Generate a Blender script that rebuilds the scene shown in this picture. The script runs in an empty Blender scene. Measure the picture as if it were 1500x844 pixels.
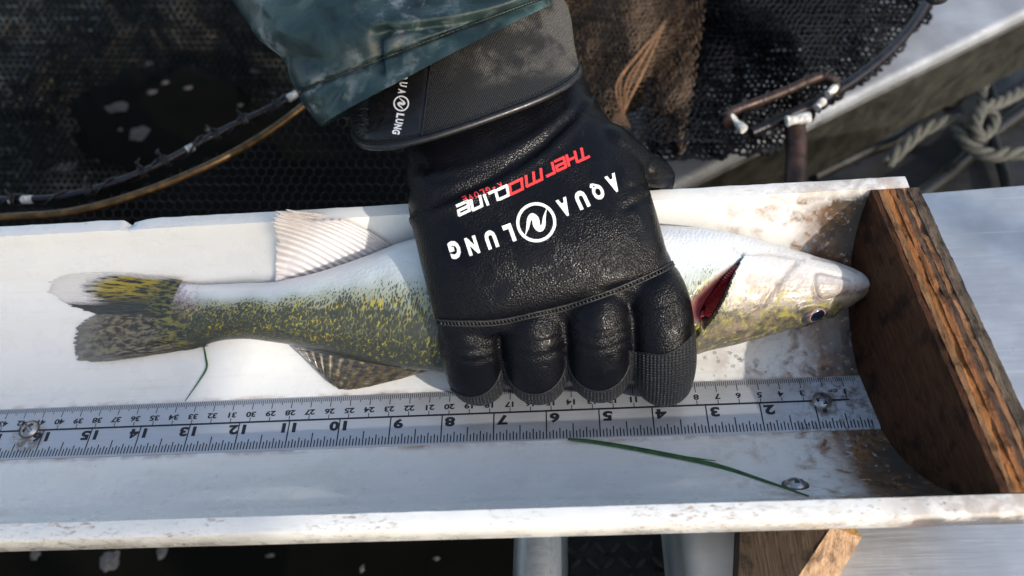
import bpy, bmesh, math, random
import numpy as np
from mathutils import Vector, Matrix, noise
from mathutils.bvhtree import BVHTree

random.seed(7)
rng = np.random.default_rng(7)
sc = bpy.context.scene
COL = sc.collection
S = 0.01                                   # everything below is written in centimetres

# ------------------------------------------------------------------ camera
CAM = np.array([-16.768, -19.816, 38.310])
ROT = (0.610509, 0.087071, 0.002168)
FPX = 1279.29                              # focal length in pixels of the 1500 px wide photograph
cam = bpy.data.cameras.new('camera')
cam.sensor_width = 36.0
cam.lens = FPX / 1500 * 36.0
cam.clip_start = 0.01
cam.clip_end = 2000
camo = bpy.data.objects.new('camera', cam)
camo.location = CAM * S
camo.rotation_euler = ROT
COL.objects.link(camo)
sc.camera = camo
cam.dof.use_dof = True
cam.dof.focus_distance = 0.412
cam.dof.aperture_fstop = 8.5

# ------------------------------------------------------------------ light
SUN = Vector((1.2, -1.13, 1.0)).normalized()
elev = math.asin(SUN.z)
azim = math.atan2(SUN.x, SUN.y)
w = bpy.data.worlds.new('World')
sc.world = w
w.use_nodes = True
nt = w.node_tree
sky = nt.nodes.new('ShaderNodeTexSky')
sky.sky_type = 'NISHITA'
sky.sun_disc = False
sky.sun_elevation = elev
sky.sun_rotation = azim
sky.air_density = 1.3
sky.dust_density = 3.0
sky.ozone_density = 1.0
bg = nt.nodes['Background']
bg.inputs[1].default_value = 0.15
nt.links.new(sky.outputs[0], bg.inputs[0])
sl = bpy.data.lights.new('sun', 'SUN')
sl.energy = 2.0
sl.angle = math.radians(0.55)
sl.color = (1.0, 0.95, 0.87)
so = bpy.data.objects.new('sun', sl)
so.rotation_euler = SUN.to_track_quat('Z', 'Y').to_euler()
so.location = SUN * 5
COL.objects.link(so)
vs = sc.view_settings
vs.view_transform = 'Standard'
vs.look = 'None'
vs.exposure = 0.75
vs.gamma = 1.0
vs.use_curve_mapping = False

# ------------------------------------------------------------------ where a ray of the camera meets a level
_rx, _ry, _rz = ROT
RM = np.array((Matrix.Rotation(_rz, 3, 'Z') @ Matrix.Rotation(_ry, 3, 'Y') @ Matrix.Rotation(_rx, 3, 'X')))
def ray(px, py):
    d = RM @ np.array([(px - 750) / FPX, -(py - 422) / FPX, -1.0])
    return d / np.linalg.norm(d)
def at(px, py, z):
    d = ray(px, py)
    return CAM + d * ((z - CAM[2]) / d[2])
def pix(P):
    q = (np.atleast_2d(P) - CAM) @ RM
    return np.c_[750 + FPX * q[:, 0] / -q[:, 2], 422 - FPX * q[:, 1] / -q[:, 2]]

RI, RO, RIM = 7.681, 8.399, 6.032          # half pipe: inner and outer radius, level of its rims
def pipe_z(y, r=RI):
    return RI - math.sqrt(max(r * r - y * y, 0))
def on_pipe(px, py, r=RI):
    d = ray(px, py)
    cy, cz = CAM[1], CAM[2] - RI
    a = d[1] ** 2 + d[2] ** 2
    b = 2 * (cy * d[1] + cz * d[2])
    c = cy * cy + cz * cz - r * r
    s = (-b + math.sqrt(max(b * b - 4 * a * c, 0))) / (2 * a)
    return CAM + d * s

# ------------------------------------------------------------------ mesh helpers
def nz(p, s=1.0, o=0.0):
    return noise.noise(Vector((p[0] * s + o, p[1] * s + o * 1.7, p[2] * s - o)))
def lerp(a, b, t):
    return a + (b - a) * t
def unit(v):
    v = np.asarray(v, float)
    return v / (np.linalg.norm(v) + 1e-12)
def catmull(P, m, closed=False):
    P = np.asarray(P, float)
    if P.ndim == 1:
        P = P[:, None]
    n = len(P)
    out = []
    for k in range(m):
        t = k / (m - 1) * (n - 1)
        i = min(int(t), n - 2)
        f = t - i
        p0 = P[max(i - 1, 0)] if i > 0 else 2 * P[0] - P[1]
        p1, p2 = P[i], P[i + 1]
        p3 = P[i + 2] if i + 2 < n else 2 * P[-1] - P[-2]
        out.append(0.5 * ((2 * p1) + (p2 - p0) * f + (2 * p0 - 5 * p1 + 4 * p2 - p3) * f * f
                          + (3 * p1 - p0 - 3 * p2 + p3) * f ** 3))
    return np.array(out)

class MB:
    def __init__(s):
        s.v, s.f, s.m, s.uv = [], [], [], None
    def add(s, verts, faces, mi=0):
        o = len(s.v)
        s.v.extend([tuple(p) for p in verts])
        for f in faces:
            s.f.append(tuple(i + o for i in f))
            s.m.append(mi)
    def box(s, P, mi=0):                   # P: four bottom corners then four top corners
        s.add(P, [(3, 2, 1, 0), (4, 5, 6, 7), (0, 1, 5, 4), (1, 2, 6, 5), (2, 3, 7, 6), (3, 0, 4, 7)], mi)
    def grid(s, G, cu=False, cv=False, mi=0, flip=False):
        nu, nv = len(G), len(G[0])
        o = len(s.v)
        for r in G:
            s.v.extend([tuple(p) for p in r])
        for i in range(nu if cu else nu - 1):
            for j in range(nv if cv else nv - 1):
                i2, j2 = (i + 1) % nu, (j + 1) % nv
                q = (o + i * nv + j, o + i2 * nv + j, o + i2 * nv + j2, o + i * nv + j2)
                s.f.append(q[::-1] if flip else q)
                s.m.append(mi)
    def cap(s, ring_first, n, mi=0, flip=False):
        q = tuple(range(ring_first, ring_first + n))
        s.f.append(q[::-1] if flip else q)
        s.m.append(mi)
    def tube(s, path, rad, n=10, mi=0, caps=True, flat=1.0):
        P = np.asarray(path, float)
        m = len(P)
        if np.isscalar(rad):
            rad = [rad] * m
        T = np.gradient(P, axis=0)
        up = np.array([0, 0, 1.0])
        if abs(unit(T[0])[2]) > .9:
            up = np.array([0, 1.0, 0])
        G = []
        a = None
        for i in range(m):
            t = unit(T[i])
            a = unit(np.cross(t, up)) if a is None else unit(a - t * np.dot(a, t))
            b = np.cross(a, t)
            G.append([P[i] + rad[i] * (a * math.cos(2 * math.pi * k / n) + flat * b * math.sin(2 * math.pi * k / n)) for k in range(n)])
        o = len(s.v)
        s.grid(G, cv=True, mi=mi)
        if caps:
            s.cap(o, n, mi)
            s.cap(o + (m - 1) * n, n, mi, flip=True)
    def ball(s, c, r, nu=14, nv=10, mi=0, sq=(1, 1, 1)):
        G = [[(c[0] + r * sq[0] * math.sin(math.pi * (i + .02) / (nu + .04)) * math.cos(2 * math.pi * j / nv),
               c[1] + r * sq[1] * math.sin(math.pi * (i + .02) / (nu + .04)) * math.sin(2 * math.pi * j / nv),
               c[2] + r * sq[2] * math.cos(math.pi * (i + .02) / (nu + .04))) for j in range(nv)] for i in range(nu + 1)]
        o = len(s.v)
        s.grid(G, cv=True, mi=mi)
        s.cap(o, nv, mi, flip=True)
        s.cap(o + nu * nv, nv, mi)
    def build(s, name, mats, parent=None, origin=None, smooth=40, fix=True):
        me = bpy.data.meshes.new(name)
        if parent is not None:
            r = parent
            while r.parent is not None:
                r = r.parent
            org = np.array(r['_o'])
        else:
            org = np.array(origin if origin is not None else (0, 0, 0), float)
        V = (np.array(s.v, float) - org) * S
        me.from_pydata(V.tolist(), [], s.f)
        for m in (mats if isinstance(mats, (list, tuple)) else [mats]):
            me.materials.append(m)
        me.polygons.foreach_set('material_index', s.m)
        if s.uv is not None:
            ul = me.uv_layers.new(name='UVMap')
            li = np.empty(len(me.loops), int)
            me.loops.foreach_get('vertex_index', li)
            ul.data.foreach_set('uv', np.asarray(s.uv, np.float32)[li].ravel())
        me.update()
        if fix:
            bm = bmesh.new()
            bm.from_mesh(me)
            bmesh.ops.recalc_face_normals(bm, faces=bm.faces)
            bm.to_mesh(me)
            bm.free()
        if smooth:
            me.polygons.foreach_set('use_smooth', [True] * len(me.polygons))
            me.set_sharp_from_angle(angle=math.radians(smooth))
        o = bpy.data.objects.new(name, me)
        COL.objects.link(o)
        if parent is not None:
            o.parent = parent
        else:
            o.location = org * S
            o['_o'] = [float(x) for x in org]
        return o

def thing(name, label, cat, origin=(0, 0, 0), group=None):
    o = bpy.data.objects.new(name, None)
    o.empty_display_size = .02
    o.location = np.array(origin, float) * S
    o['_o'] = [float(x) for x in origin]
    COL.objects.link(o)
    return tag(o, label, cat, group)
def tag(o, label=None, cat=None, group=None, kind=None):
    for k, v in (('label', label), ('category', cat), ('group', group), ('kind', kind)):
        if v:
            o[k] = v
    return o

# ------------------------------------------------------------------ material helpers
class Mat:
    def __init__(s, name):
        s.m = bpy.data.materials.new(name)
        s.m.use_nodes = True
        s.t = s.m.node_tree
        s.b = s.t.nodes['Principled BSDF']
        s.out = s.t.nodes['Material Output']
        tc = s.t.nodes.new('ShaderNodeTexCoord')
        mp = s.t.nodes.new('ShaderNodeVectorMath')
        mp.operation = 'SCALE'
        mp.inputs['Scale'].default_value = 1 / S
        s.t.links.new(tc.outputs['Object'], mp.inputs[0])
        s.cm = mp.outputs[0]
        s.uv = tc.outputs['UV']
    def L(s, a, b):
        if hasattr(a, 'is_output'):
            s.t.links.new(a, b)
        elif isinstance(a, (tuple, list)) and b.type == 'RGBA':
            b.default_value = (*a[:3], 1)
        else:
            b.default_value = a
    def noise(s, scale, detail=3, rough=.55, vec=None, dist=0):
        n = s.t.nodes.new('ShaderNodeTexNoise')
        n.inputs['Scale'].default_value = scale
        n.inputs['Detail'].default_value = detail
        n.inputs['Roughness'].default_value = rough
        n.inputs['Distortion'].default_value = dist
        s.t.links.new(vec or s.cm, n.inputs['Vector'])
        return n.outputs['Fac']
    def voro(s, scale, vec=None, feat='F1', rand=1.0, out='Distance', dims='3D'):
        n = s.t.nodes.new('ShaderNodeTexVoronoi')
        n.voronoi_dimensions = dims
        n.feature = feat
        n.inputs['Scale'].default_value = scale
        n.inputs['Randomness'].default_value = rand
        s.t.links.new(vec or s.cm, n.inputs['Vector'])
        return n.outputs[out]
    def wave(s, scale, vec=None, axis='X', dist=0, dscale=1, prof='SIN'):
        n = s.t.nodes.new('ShaderNodeTexWave')
        n.bands_direction = axis
        n.wave_profile = prof
        n.inputs['Scale'].default_value = scale
        n.inputs['Distortion'].default_value = dist
        n.inputs['Detail Scale'].default_value = dscale
        s.t.links.new(vec or s.cm, n.inputs['Vector'])
        return n.outputs['Fac']
    def map(s, vec=None, scale=(1, 1, 1), loc=(0, 0, 0), rot=(0, 0, 0)):
        n = s.t.nodes.new('ShaderNodeMapping')
        n.inputs['Scale'].default_value = scale
        n.inputs['Location'].default_value = loc
        n.inputs['Rotation'].default_value = rot
        s.t.links.new(vec or s.cm, n.inputs['Vector'])
        return n.outputs[0]
    def sep(s, vec=None):
        n = s.t.nodes.new('ShaderNodeSeparateXYZ')
        s.t.links.new(vec or s.cm, n.inputs[0])
        return n.outputs
    def comb(s, x, y, z=0.0):
        n = s.t.nodes.new('ShaderNodeCombineXYZ')
        for i, q in enumerate((x, y, z)):
            s.L(q, n.inputs[i])
        return n.outputs[0]
    def math(s, op, a, b=0.0, clamp=False):
        n = s.t.nodes.new('ShaderNodeMath')
        n.operation = op
        n.use_clamp = clamp
        s.L(a, n.inputs[0])
        s.L(b, n.inputs[1])
        return n.outputs[0]
    def rng(s, v, a, b, c=0.0, d=1.0, smooth=True):
        n = s.t.nodes.new('ShaderNodeMapRange')
        n.interpolation_type = 'SMOOTHSTEP' if smooth else 'LINEAR'
        s.L(v, n.inputs[0])
        for k, q in zip((1, 2, 3, 4), (a, b, c, d)):
            s.L(q, n.inputs[k])
        return n.outputs[0]
    def ramp(s, v, stops):
        n = s.t.nodes.new('ShaderNodeValToRGB')
        e = n.color_ramp.elements
        while len(e) < len(stops):
            e.new(.5)
        for q, (p, c) in zip(e, stops):
            q.position = p
            q.color = (*c, 1)
        s.L(v, n.inputs[0])
        return n.outputs[0]
    def mix(s, f, a, b, mode='MIX'):
        n = s.t.nodes.new('ShaderNodeMix')
        n.data_type = 'RGBA'
        n.blend_type = mode
        s.L(f, n.inputs[0])
        s.L(a, n.inputs[6])
        s.L(b, n.inputs[7])
        return n.outputs[2]
    def attr(s, name):
        n = s.t.nodes.new('ShaderNodeAttribute')
        n.attribute_name = name
        return n.outputs
    def bump(s, h, strength=.5, dist=.02, prev=None):       # dist in cm
        n = s.t.nodes.new('ShaderNodeBump')
        n.inputs['Strength'].default_value = strength
        n.inputs['Distance'].default_value = dist * S
        s.L(h, n.inputs['Height'])
        if prev is not None:
            s.L(prev, n.inputs['Normal'])
        s.t.links.new(n.outputs[0], s.b.inputs['Normal'])
        return n.outputs[0]
    def set(s, **k):
        names = dict(color='Base Color', rough='Roughness', metal='Metallic', ior='IOR', coat='Coat Weight',
                     coatr='Coat Roughness', trans='Transmission Weight', sss='Subsurface Weight', alpha='Alpha',
                     spec='Specular IOR Level', sheen='Sheen Weight', aniso='Anisotropic')
        for q, v in k.items():
            s.L(v, s.b.inputs[names[q]])
        return s

# --- white pipe plastic, stained towards the board (its shadow painted in too), along the ruler and on the rims
def m_pvc():
    M = Mat('stained_white_pvc')
    x, y, z = M.sep()
    big = M.noise(.35, 4, .6)
    fine = M.noise(1.25, 6, .62, dist=.35)
    streak = M.noise(1.0, 5, .7, M.map(scale=(1.1, 5, 5), rot=(0, 0, .95)))
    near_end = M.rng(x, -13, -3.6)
    ylow = M.rng(M.math('ABSOLUTE', M.math('ADD', y, .6)), 1.35, 2.1, 1, 0)
    rim = M.math('MAXIMUM', M.rng(z, 5.97, 6.03), M.math('MULTIPLY', M.rng(y, -8.18, -8.23), M.rng(z, 4.6, 4.8)))
    edge_r = M.rng(M.math('ABSOLUTE', M.math('SUBTRACT', M.math('ABSOLUTE', M.math('ADD', y, .6)), 1.5)), 0, .32, 1, 0)
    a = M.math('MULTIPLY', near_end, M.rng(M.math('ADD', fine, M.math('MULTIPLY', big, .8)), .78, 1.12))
    a = M.math('MAXIMUM', a, M.math('MAXIMUM', M.math('MULTIPLY', M.rng(x, -7.2, -3.6), M.rng(fine, .28, .60)), M.math('MULTIPLY', M.math('MULTIPLY', M.rng(M.math('ADD', x, M.math('MULTIPLY', big, 3.0)), -5.2, -2.6), M.rng(z, 5.9, 5.0)), M.rng(M.noise(3.2, 5, .65), .2, .5))))  # last term: solid stain beside the board, with its shadow painted in
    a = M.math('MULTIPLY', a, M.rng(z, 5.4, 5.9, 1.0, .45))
    b = M.math('MULTIPLY', edge_r, M.rng(M.math('ADD', M.math('MULTIPLY', fine, .5), M.math('MULTIPLY', M.noise(.28, 3, .6), .5)), .40, .72, 0, .75))
    c = M.math('MULTIPLY', rim, M.math('MULTIPLY', M.math('MULTIPLY', M.math('MULTIPLY', M.rng(streak, .50, .74), .62), M.rng(M.noise(.16, 3, .5), .44, .68)), M.rng(x, -45, -8, .45, 1.0)))
    lipd = M.math('MULTIPLY', M.rng(M.noise(1.0, 5, .72, M.map(scale=(2.6, 7, 7), rot=(0, 0, .8))), .50, .68), M.rng(M.noise(.22, 3, .55, M.map(loc=(5, 1, 2))), .40, .60))
    c = M.math('MAXIMUM', c, M.math('MULTIPLY', M.math('MULTIPLY', rim, M.rng(y, -7.3, -7.6)), M.math('MULTIPLY', lipd, .7)))
    d = M.math('MULTIPLY', M.rng(fine, .64, .78), M.rng(big, .5, .7))
    up = M.math('MULTIPLY', M.math('MULTIPLY', M.rng(y, 3, 7), M.rng(x, -14, -7)), M.math('MULTIPLY', M.rng(M.math('ADD', M.math('MULTIPLY', fine, .6), M.math('MULTIPLY', M.noise(4.5, 5, .7), .4)), .42, .76), .42))
    dirt = M.math('MAXIMUM', M.math('MAXIMUM', a, b), M.math('MAXIMUM', c, M.math('MAXIMUM', M.math('MULTIPLY', d, .35), up)))
    dirt = M.math('MINIMUM', M.math('MULTIPLY', dirt, 1.15), .95)
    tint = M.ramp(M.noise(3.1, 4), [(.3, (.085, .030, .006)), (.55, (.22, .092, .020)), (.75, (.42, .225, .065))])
    dark = M.math('MULTIPLY', M.math('MULTIPLY', M.rng(M.math('ADD', x, M.math('MULTIPLY', big, 2.0)), -5.0, -2.4), M.rng(z, 6.0, 5.6)), M.rng(fine, .25, .55))  # dark stain tint that also stands in for the board's shadow
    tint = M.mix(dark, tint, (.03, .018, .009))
    white = M.mix(M.noise(.5, 3), (.77, .755, .715), (.70, .69, .66))
    speck = M.rng(M.voro(1.1), .03, .075, 1, 0)
    speck = M.math('MULTIPLY', speck, M.rng(M.noise(.9), .55, .62))
    scr = M.rng(M.noise(1.0, 4, .7, M.map(scale=(.22, 7, 7), rot=(0, 0, .06))), .54, .72)
    smear = M.rng(M.noise(.55, 4, .6, M.map(scale=(.5, 1.6, 1.6), rot=(0, 0, -.2))), .5, .75)
    white = M.mix(M.math('MULTIPLY', scr, .22), white, (.50, .48, .43))
    white = M.mix(M.math('MULTIPLY', smear, .20), white, (.56, .52, .43))
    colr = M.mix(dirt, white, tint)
    colr = M.mix(M.math('MULTIPLY', speck, .75), colr, (.16, .10, .05))
    M.set(color=colr, rough=M.rng(M.noise(.8, 4, .6), .35, .65, .2, .45), coat=M.rng(M.noise(.3, 4, .6), .42, .62, .05, .7), coatr=.05)
    M.bump(M.math('ADD', M.noise(1.4, 5, .6), M.math('MULTIPLY', dirt, -.25)), .22, .05)
    return M.m

def m_simple(name, colr, rough=.5, metal=0.0, nscale=2.0, var=.25, bump=.2, bdist=.02, coat=0.0, bscale=None):
    M = Mat(name)
    c2 = tuple(min(1, q * (1 + var)) for q in colr)
    c1 = tuple(q * (1 - var) for q in colr)
    M.set(color=M.mix(M.rng(M.noise(nscale, 5, .6), .3, .7), c1, c2), rough=M.rng(M.noise(nscale * 1.7, 3), .3, .7, rough * .75, min(1, rough * 1.25)),
          metal=metal, coat=coat)
    M.bump(M.noise(bscale or nscale * 4, 4, .6), bump, bdist)
    return M.m

def m_wood(name, c1, c2, c3, along='Y', rough=.75, grain=9.0):
    M = Mat(name)
    sc_ = {'Y': (grain, .35, grain), 'X': (.35, grain, grain), 'Z': (grain, grain, .35)}[along]
    g = M.noise(1.0, 6, .65, M.map(scale=sc_), dist=.4)
    blot = M.noise(.9, 5, .65)
    colr = M.ramp(g, [(.28, c1), (.5, c2), (.72, c3)])
    colr = M.mix(M.rng(blot, .48, .66, 0, .8), colr, tuple(q * .32 for q in c1))
    fib = M.rng(M.noise(1.0, 3, .6, M.map(scale=tuple(q * 3.2 for q in sc_))), .55, .75)
    colr = M.mix(M.math('MULTIPLY', fib, .55), colr, tuple(q * .5 for q in c1))
    M.set(color=colr, rough=rough, spec=.2)
    M.bump(M.math('ADD', g, M.math('MULTIPLY', fib, -.6)), .8, .10)
    return M.m

def m_ruler():
    M = Mat('brushed_aluminium_rule')
    br = M.noise(1.0, 4, .6, M.map(scale=(.4, 28, 28)))
    x, y, z = M.sep()
    fine = M.noise(2.4, 5, .7)
    dirt = M.math('MULTIPLY', M.rng(x, -9, -3.8), M.rng(fine, .42, .66))
    for sx, sy in ((-5.4, -.62), (-44.6, -.85)):
        dx = M.math('SUBTRACT', x, sx)
        dy = M.math('SUBTRACT', y, sy)
        r = M.math('SQRT', M.math('ADD', M.math('MULTIPLY', dx, dx), M.math('MULTIPLY', dy, dy)))
        dirt = M.math('MAXIMUM', dirt, M.math('MULTIPLY', M.rng(r, .5, 1.15, 1, 0), M.rng(fine, .36, .6)))
    base = M.mix(br, (.44, .45, .47), (.57, .58, .60))
    colr = M.mix(M.math('MULTIPLY', dirt, .85), base, (.10, .065, .035))
    M.set(color=colr, metal=M.math('SUBTRACT', .55, M.math('MULTIPLY', dirt, .5)), rough=M.rng(M.noise(1.2, 4), .3, .7, .3, .5))
    M.bump(br, .12, .01)
    return M.m

def m_neoprene():
    M = Mat('wet_black_neoprene')
    rib = M.noise(1.0, 2, .5, M.map(scale=(5, 15, 15), rot=(0, 0, .35)))
    fine = M.math('SUBTRACT', 1.0, M.voro(12.5))
    wet = M.rng(M.noise(.55, 3, .55), .46, .6)
    x, y, z = M.sep()
    M.set(color=M.mix(M.noise(1.2, 4), (.002, .002, .003), (.005, .005, .007)),
          rough=M.rng(wet, 0, 1, .29, .19), spec=.17)
    h = M.math('ADD', M.math('MULTIPLY', fine, M.rng(wet, 0, 1, 1, .45)), M.math('MULTIPLY', rib, .4))
    b1 = M.bump(M.noise(1.1, 2, .5), .2, .12)
    M.bump(h, 1.0, .027, b1)
    return M.m

def m_knit(name='black_knit_grip', s=3.6, c=(.006, .006, .007)):
    M = Mat(name)
    v = M.map(scale=(1, 1, .8))
    a = M.wave(s * .55, M.map(v, rot=(0, 0, 0)), 'X', 1.2, 3)
    b = M.wave(s * .75, M.map(v, rot=(.6, 0, 0)), 'Z', 2.0, 4)
    h = M.math('MULTIPLY', a, b)
    M.set(color=M.mix(h, c, (.034, .034, .037)), rough=M.rng(h, 0, 1, .55, .3), spec=.5)
    M.bump(h, 1.0, .12)
    return M.m

def m_strap():
    M = Mat('woven_black_strap_cloth')
    a = M.wave(3.6, M.map(rot=(0, 0, .42)), 'X')
    b = M.wave(3.6, M.map(rot=(0, 0, .42)), 'Y')
    h = M.math('MULTIPLY', a, b)
    dust = M.rng(M.noise(.45, 5, .6, M.map(loc=(4.4, 1.2, 0))), .40, .54)
    grain = M.rng(M.noise(14, 3, .7), .35, .7)
    x, y, z = M.sep()
    dust = M.math('MULTIPLY', dust, M.math('MULTIPLY', M.rng(x, -2.6, -.6), M.rng(M.math('SUBTRACT', y, M.math('MULTIPLY', x, .26)), -.35, .35)))
    colr = M.mix(h, (.006, .006, .007), (.022, .022, .022))
    colr = M.mix(M.math('MULTIPLY', dust, M.rng(grain, 0, 1, .35, .95)), colr, (.105, .096, .083))
    M.set(color=colr, rough=.62)
    M.bump(h, .9, .06)
    return M.m

def m_sleeve():
    M = Mat('teal_rain_jacket_nylon')
    a = M.noise(.42, 5, .6, dist=.5)
    pale = M.rng(M.noise(.85, 6, .68, M.map(loc=(3, 7, 1))), .48, .66)
    patch = M.rng(M.noise(.22, 3, .5, M.map(loc=(1, 2, 5))), .42, .62)
    colr = M.ramp(a, [(.3, (.004, .010, .012)), (.5, (.018, .039, .040)), (.72, (.054, .092, .090))])
    colr = M.mix(M.math('MULTIPLY', M.math('MULTIPLY', pale, patch), .8), colr, (.24, .27, .27))
    M.set(color=colr, rough=.40, spec=.35, coat=.08, coatr=.2)
    b1 = M.bump(M.noise(1.3, 5, .6), .5, .12)
    M.bump(M.noise(26, 2), .22, .01, b1)
    return M.m

def m_net(name, c1, c2, rough=.3):
    M = Mat(name)
    M.set(color=M.mix(M.noise(.5, 4), c1, c2), rough=rough, spec=.2)
    return M.m

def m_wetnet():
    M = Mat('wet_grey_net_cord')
    sunlit_mesh = M.math('MULTIPLY', M.rng(M.noise(.11, 3, .55), .44, .68), M.noise(.7, 3))  # lighter patches stand for sunlit mesh, painted into the cord colour
    M.set(color=M.mix(sunlit_mesh, (.003, .0033, .0035), (.12, .11, .092)), rough=.3, spec=.25)
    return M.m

def m_water():
    M = Mat('dark_bilge_water')
    M.set(color=M.mix(M.noise(.12, 5, .6), (.0015, .0015, .001), (.006, .0055, .004)), rough=.3, ior=1.33, spec=.05)
    M.bump(M.noise(.18, 4, .55), .25, .25)
    return M.m

def m_alu(name='dull_boat_aluminium', c=(.55, .56, .58), rough=.46, metal=.75, rot=0.2):
    M = Mat(name)
    br = M.noise(1.0, 4, .65, M.map(scale=(.25, 9, 9), rot=(0, 0, rot)))
    sm = M.rng(M.noise(.16, 5, .6), .35, .68)
    scr = M.rng(M.noise(1.0, 3, .6, M.map(scale=(.12, 3.5, 3.5), rot=(0, 0, .35))), .60, .72)
    colr = M.mix(sm, tuple(q * .78 for q in c), tuple(min(1, q * 1.1) for q in c))
    colr = M.mix(M.math('MULTIPLY', scr, .35), colr, (.78, .78, .78))
    spot = M.rng(M.noise(1.3, 5, .7), .62, .74)
    colr = M.mix(M.math('MULTIPLY', spot, .35), colr, (.22, .20, .17))
    M.set(color=colr, rough=M.rng(br, .3, .7, rough * .8, rough * 1.2), metal=metal)
    M.bump(br, .15, .02)
    return M.m

MT = dict(
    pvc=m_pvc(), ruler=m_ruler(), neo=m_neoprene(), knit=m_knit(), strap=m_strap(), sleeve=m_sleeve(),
    ink=m_simple('black_ink', (.008, .008, .012), .5, 0, 3, .2, 0),
    white_print=m_simple('white_print', (.80, .80, .78), .45, 0, 9, .06, .1),
    red_print=m_simple('red_print', (.62, .035, .035), .45, 0, 9, .1, .1),
    steel=m_simple('screw_steel', (.40, .40, .41), .40, .9, 4, .25, .25, .01),
    rubber=m_simple('black_rubber', (.010, .010, .011), .34, 0, 3, .3, .25, .02),
    patch=m_simple('smooth_black_patch', (.007, .007, .008), .42, 0, 3, .3, .2, .01),
    thread=m_simple('black_thread', (.005, .005, .006), .6, 0, 6, .4, .5, .02),
    hem=m_simple('sleeve_thread', (.008, .011, .013), .5, 0, 6, .4, .5, .02),
    water=m_water(), alu=m_alu(), gunw=m_alu('gunwale_aluminium', (.30, .32, .36), .66, .35, .5),
    side=m_simple('gunwale_side_paint', (.024, .024, .020), .5, .2, .5, .5, .3, .05),
    pole=m_alu('galvanised_pipe', (.40, .43, .46), .42, .8, 1.57),
    net_dark=m_net('black_net_cord', (.002, .002, .003), (.005, .005, .007)),
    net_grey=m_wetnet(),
    net_brown=m_net('brown_net_cord', (.050, .034, .023), (.15, .10, .065), .5),
    net_blue=m_net('dark_blue_net_cord', (.0025, .0025, .004), (.008, .008, .011), .6),
    brass=m_simple('worn_bronze_rod', (.15, .088, .040), .38, .75, 1.6, .45, .5, .03),
    rod=m_simple('dark_sleeved_rod', (.012, .010, .014), .3, .2, 1.2, .5, .4, .04),
    twine=m_simple('black_twine', (.012, .012, .016), .6, 0, 5, .5, .8, .04),
    tape=m_simple('peeling_white_tape', (.55, .54, .50), .6, 0, 2.5, .45, .7, .05),
    rust=m_simple('rusty_brown_tube', (.042, .022, .016), .45, .35, 1.3, .6, .6, .05),
    rope=m_simple('grey_hemp_rope', (.085, .085, .075), .85, 0, 6, .4, .9, .05),
    floor=m_simple('dark_grey_boat_floor', (.013, .013, .015), .6, 0, .4, .5, .4, .1),
    grass=m_simple('green_grass', (.022, .075, .014), .45, 0, 3, .4, .3, .02),
    black=m_simple('black_hose_rubber', (.006, .006, .006), .35, 0, 1, .3, .2, .03),
    canvas=m_simple('grey_canvas', (.30, .30, .29), .8, 0, 1, .2, .3, .05),
    foam=m_simple('pale_scum', (.045, .042, .042), .6, 0, 1.5, .5, .6, .1),
)
def m_drop():
    M = Mat('clear_water_drop')
    M.set(color=(1, 1, 1), rough=.02, trans=1.0, ior=1.33)
    return M.m
MT['drop'] = m_drop()

# ================================================================== the setting
W0 = -38.0
b = MB()
b.add([(-9000, -9000, W0), (9000, -9000, W0), (9000, 9000, W0), (-9000, 9000, W0)], [(0, 1, 2, 3)])
tag(b.build('water', MT['water'], smooth=0), kind='structure')

def blob(mb, px, py, z, rx, ry, seed, h=.18, rough=.45):
    c = at(px, py, z)
    sx = at(px + 10, py, z)
    k = np.linalg.norm(sx - c) / 10
    n, rings = 22, 5
    G = []
    for r in range(rings + 1):
        fr = (r + .02) / rings
        row = []
        for j in range(n):
            a = 2 * math.pi * j / n
            q = 1 + rough * noise.noise(Vector((math.cos(a) * 1.7, math.sin(a) * 1.7, seed * 3.1)))+ .25 * noise.noise(Vector((math.cos(a) * 5, math.sin(a) * 5, seed * 1.3)))
            hh = h * (1 - fr ** 2) * (1 + .8 * noise.noise(Vector((fr * 4 * math.cos(a), fr * 4 * math.sin(a), seed))))
            row.append((c[0] + rx * k * fr * q * math.cos(a), c[1] + ry * k * fr * q * math.sin(a), z + .01 + hh))
        G.append(row)
    mb.grid(G, cv=True)
b = MB()
for i, (px, py, rx, ry) in enumerate([(174, 157, 18, 9), (204, 195, 15, 13), (178, 262, 24, 7), (222, 135, 7, 5), (276, 129, 6, 4), (242, 121, 6, 4),
        (176, 190, 4, 3), (218, 93, 5, 4), (372, 105, 6, 4), (352, 154, 4, 3), (95, 245, 20, 7), (305, 190, 4, 3),
        (160, 822, 15, 15), (238, 806, 8, 13), (52, 812, 6, 8), (395, 814, 7, 3), (530, 834, 4, 6), (640, 818, 5, 3)]):
    blob(b, px, py, W0, rx, ry, i)
tag(b.build('foam', MT['foam']), kind='stuff')

# boat floor on the right, behind the bench
FZ = -36.0
P = [at(1150, 330, FZ), at(1700, 330, FZ), at(1700, -120, FZ), at(1040, 160, FZ)]
b = MB()
b.box([(*q[:2], FZ - 4) for q in P] + [(*q[:2], FZ) for q in P])
tag(b.build('boat_floor', MT['floor'], smooth=0), kind='structure')

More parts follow.
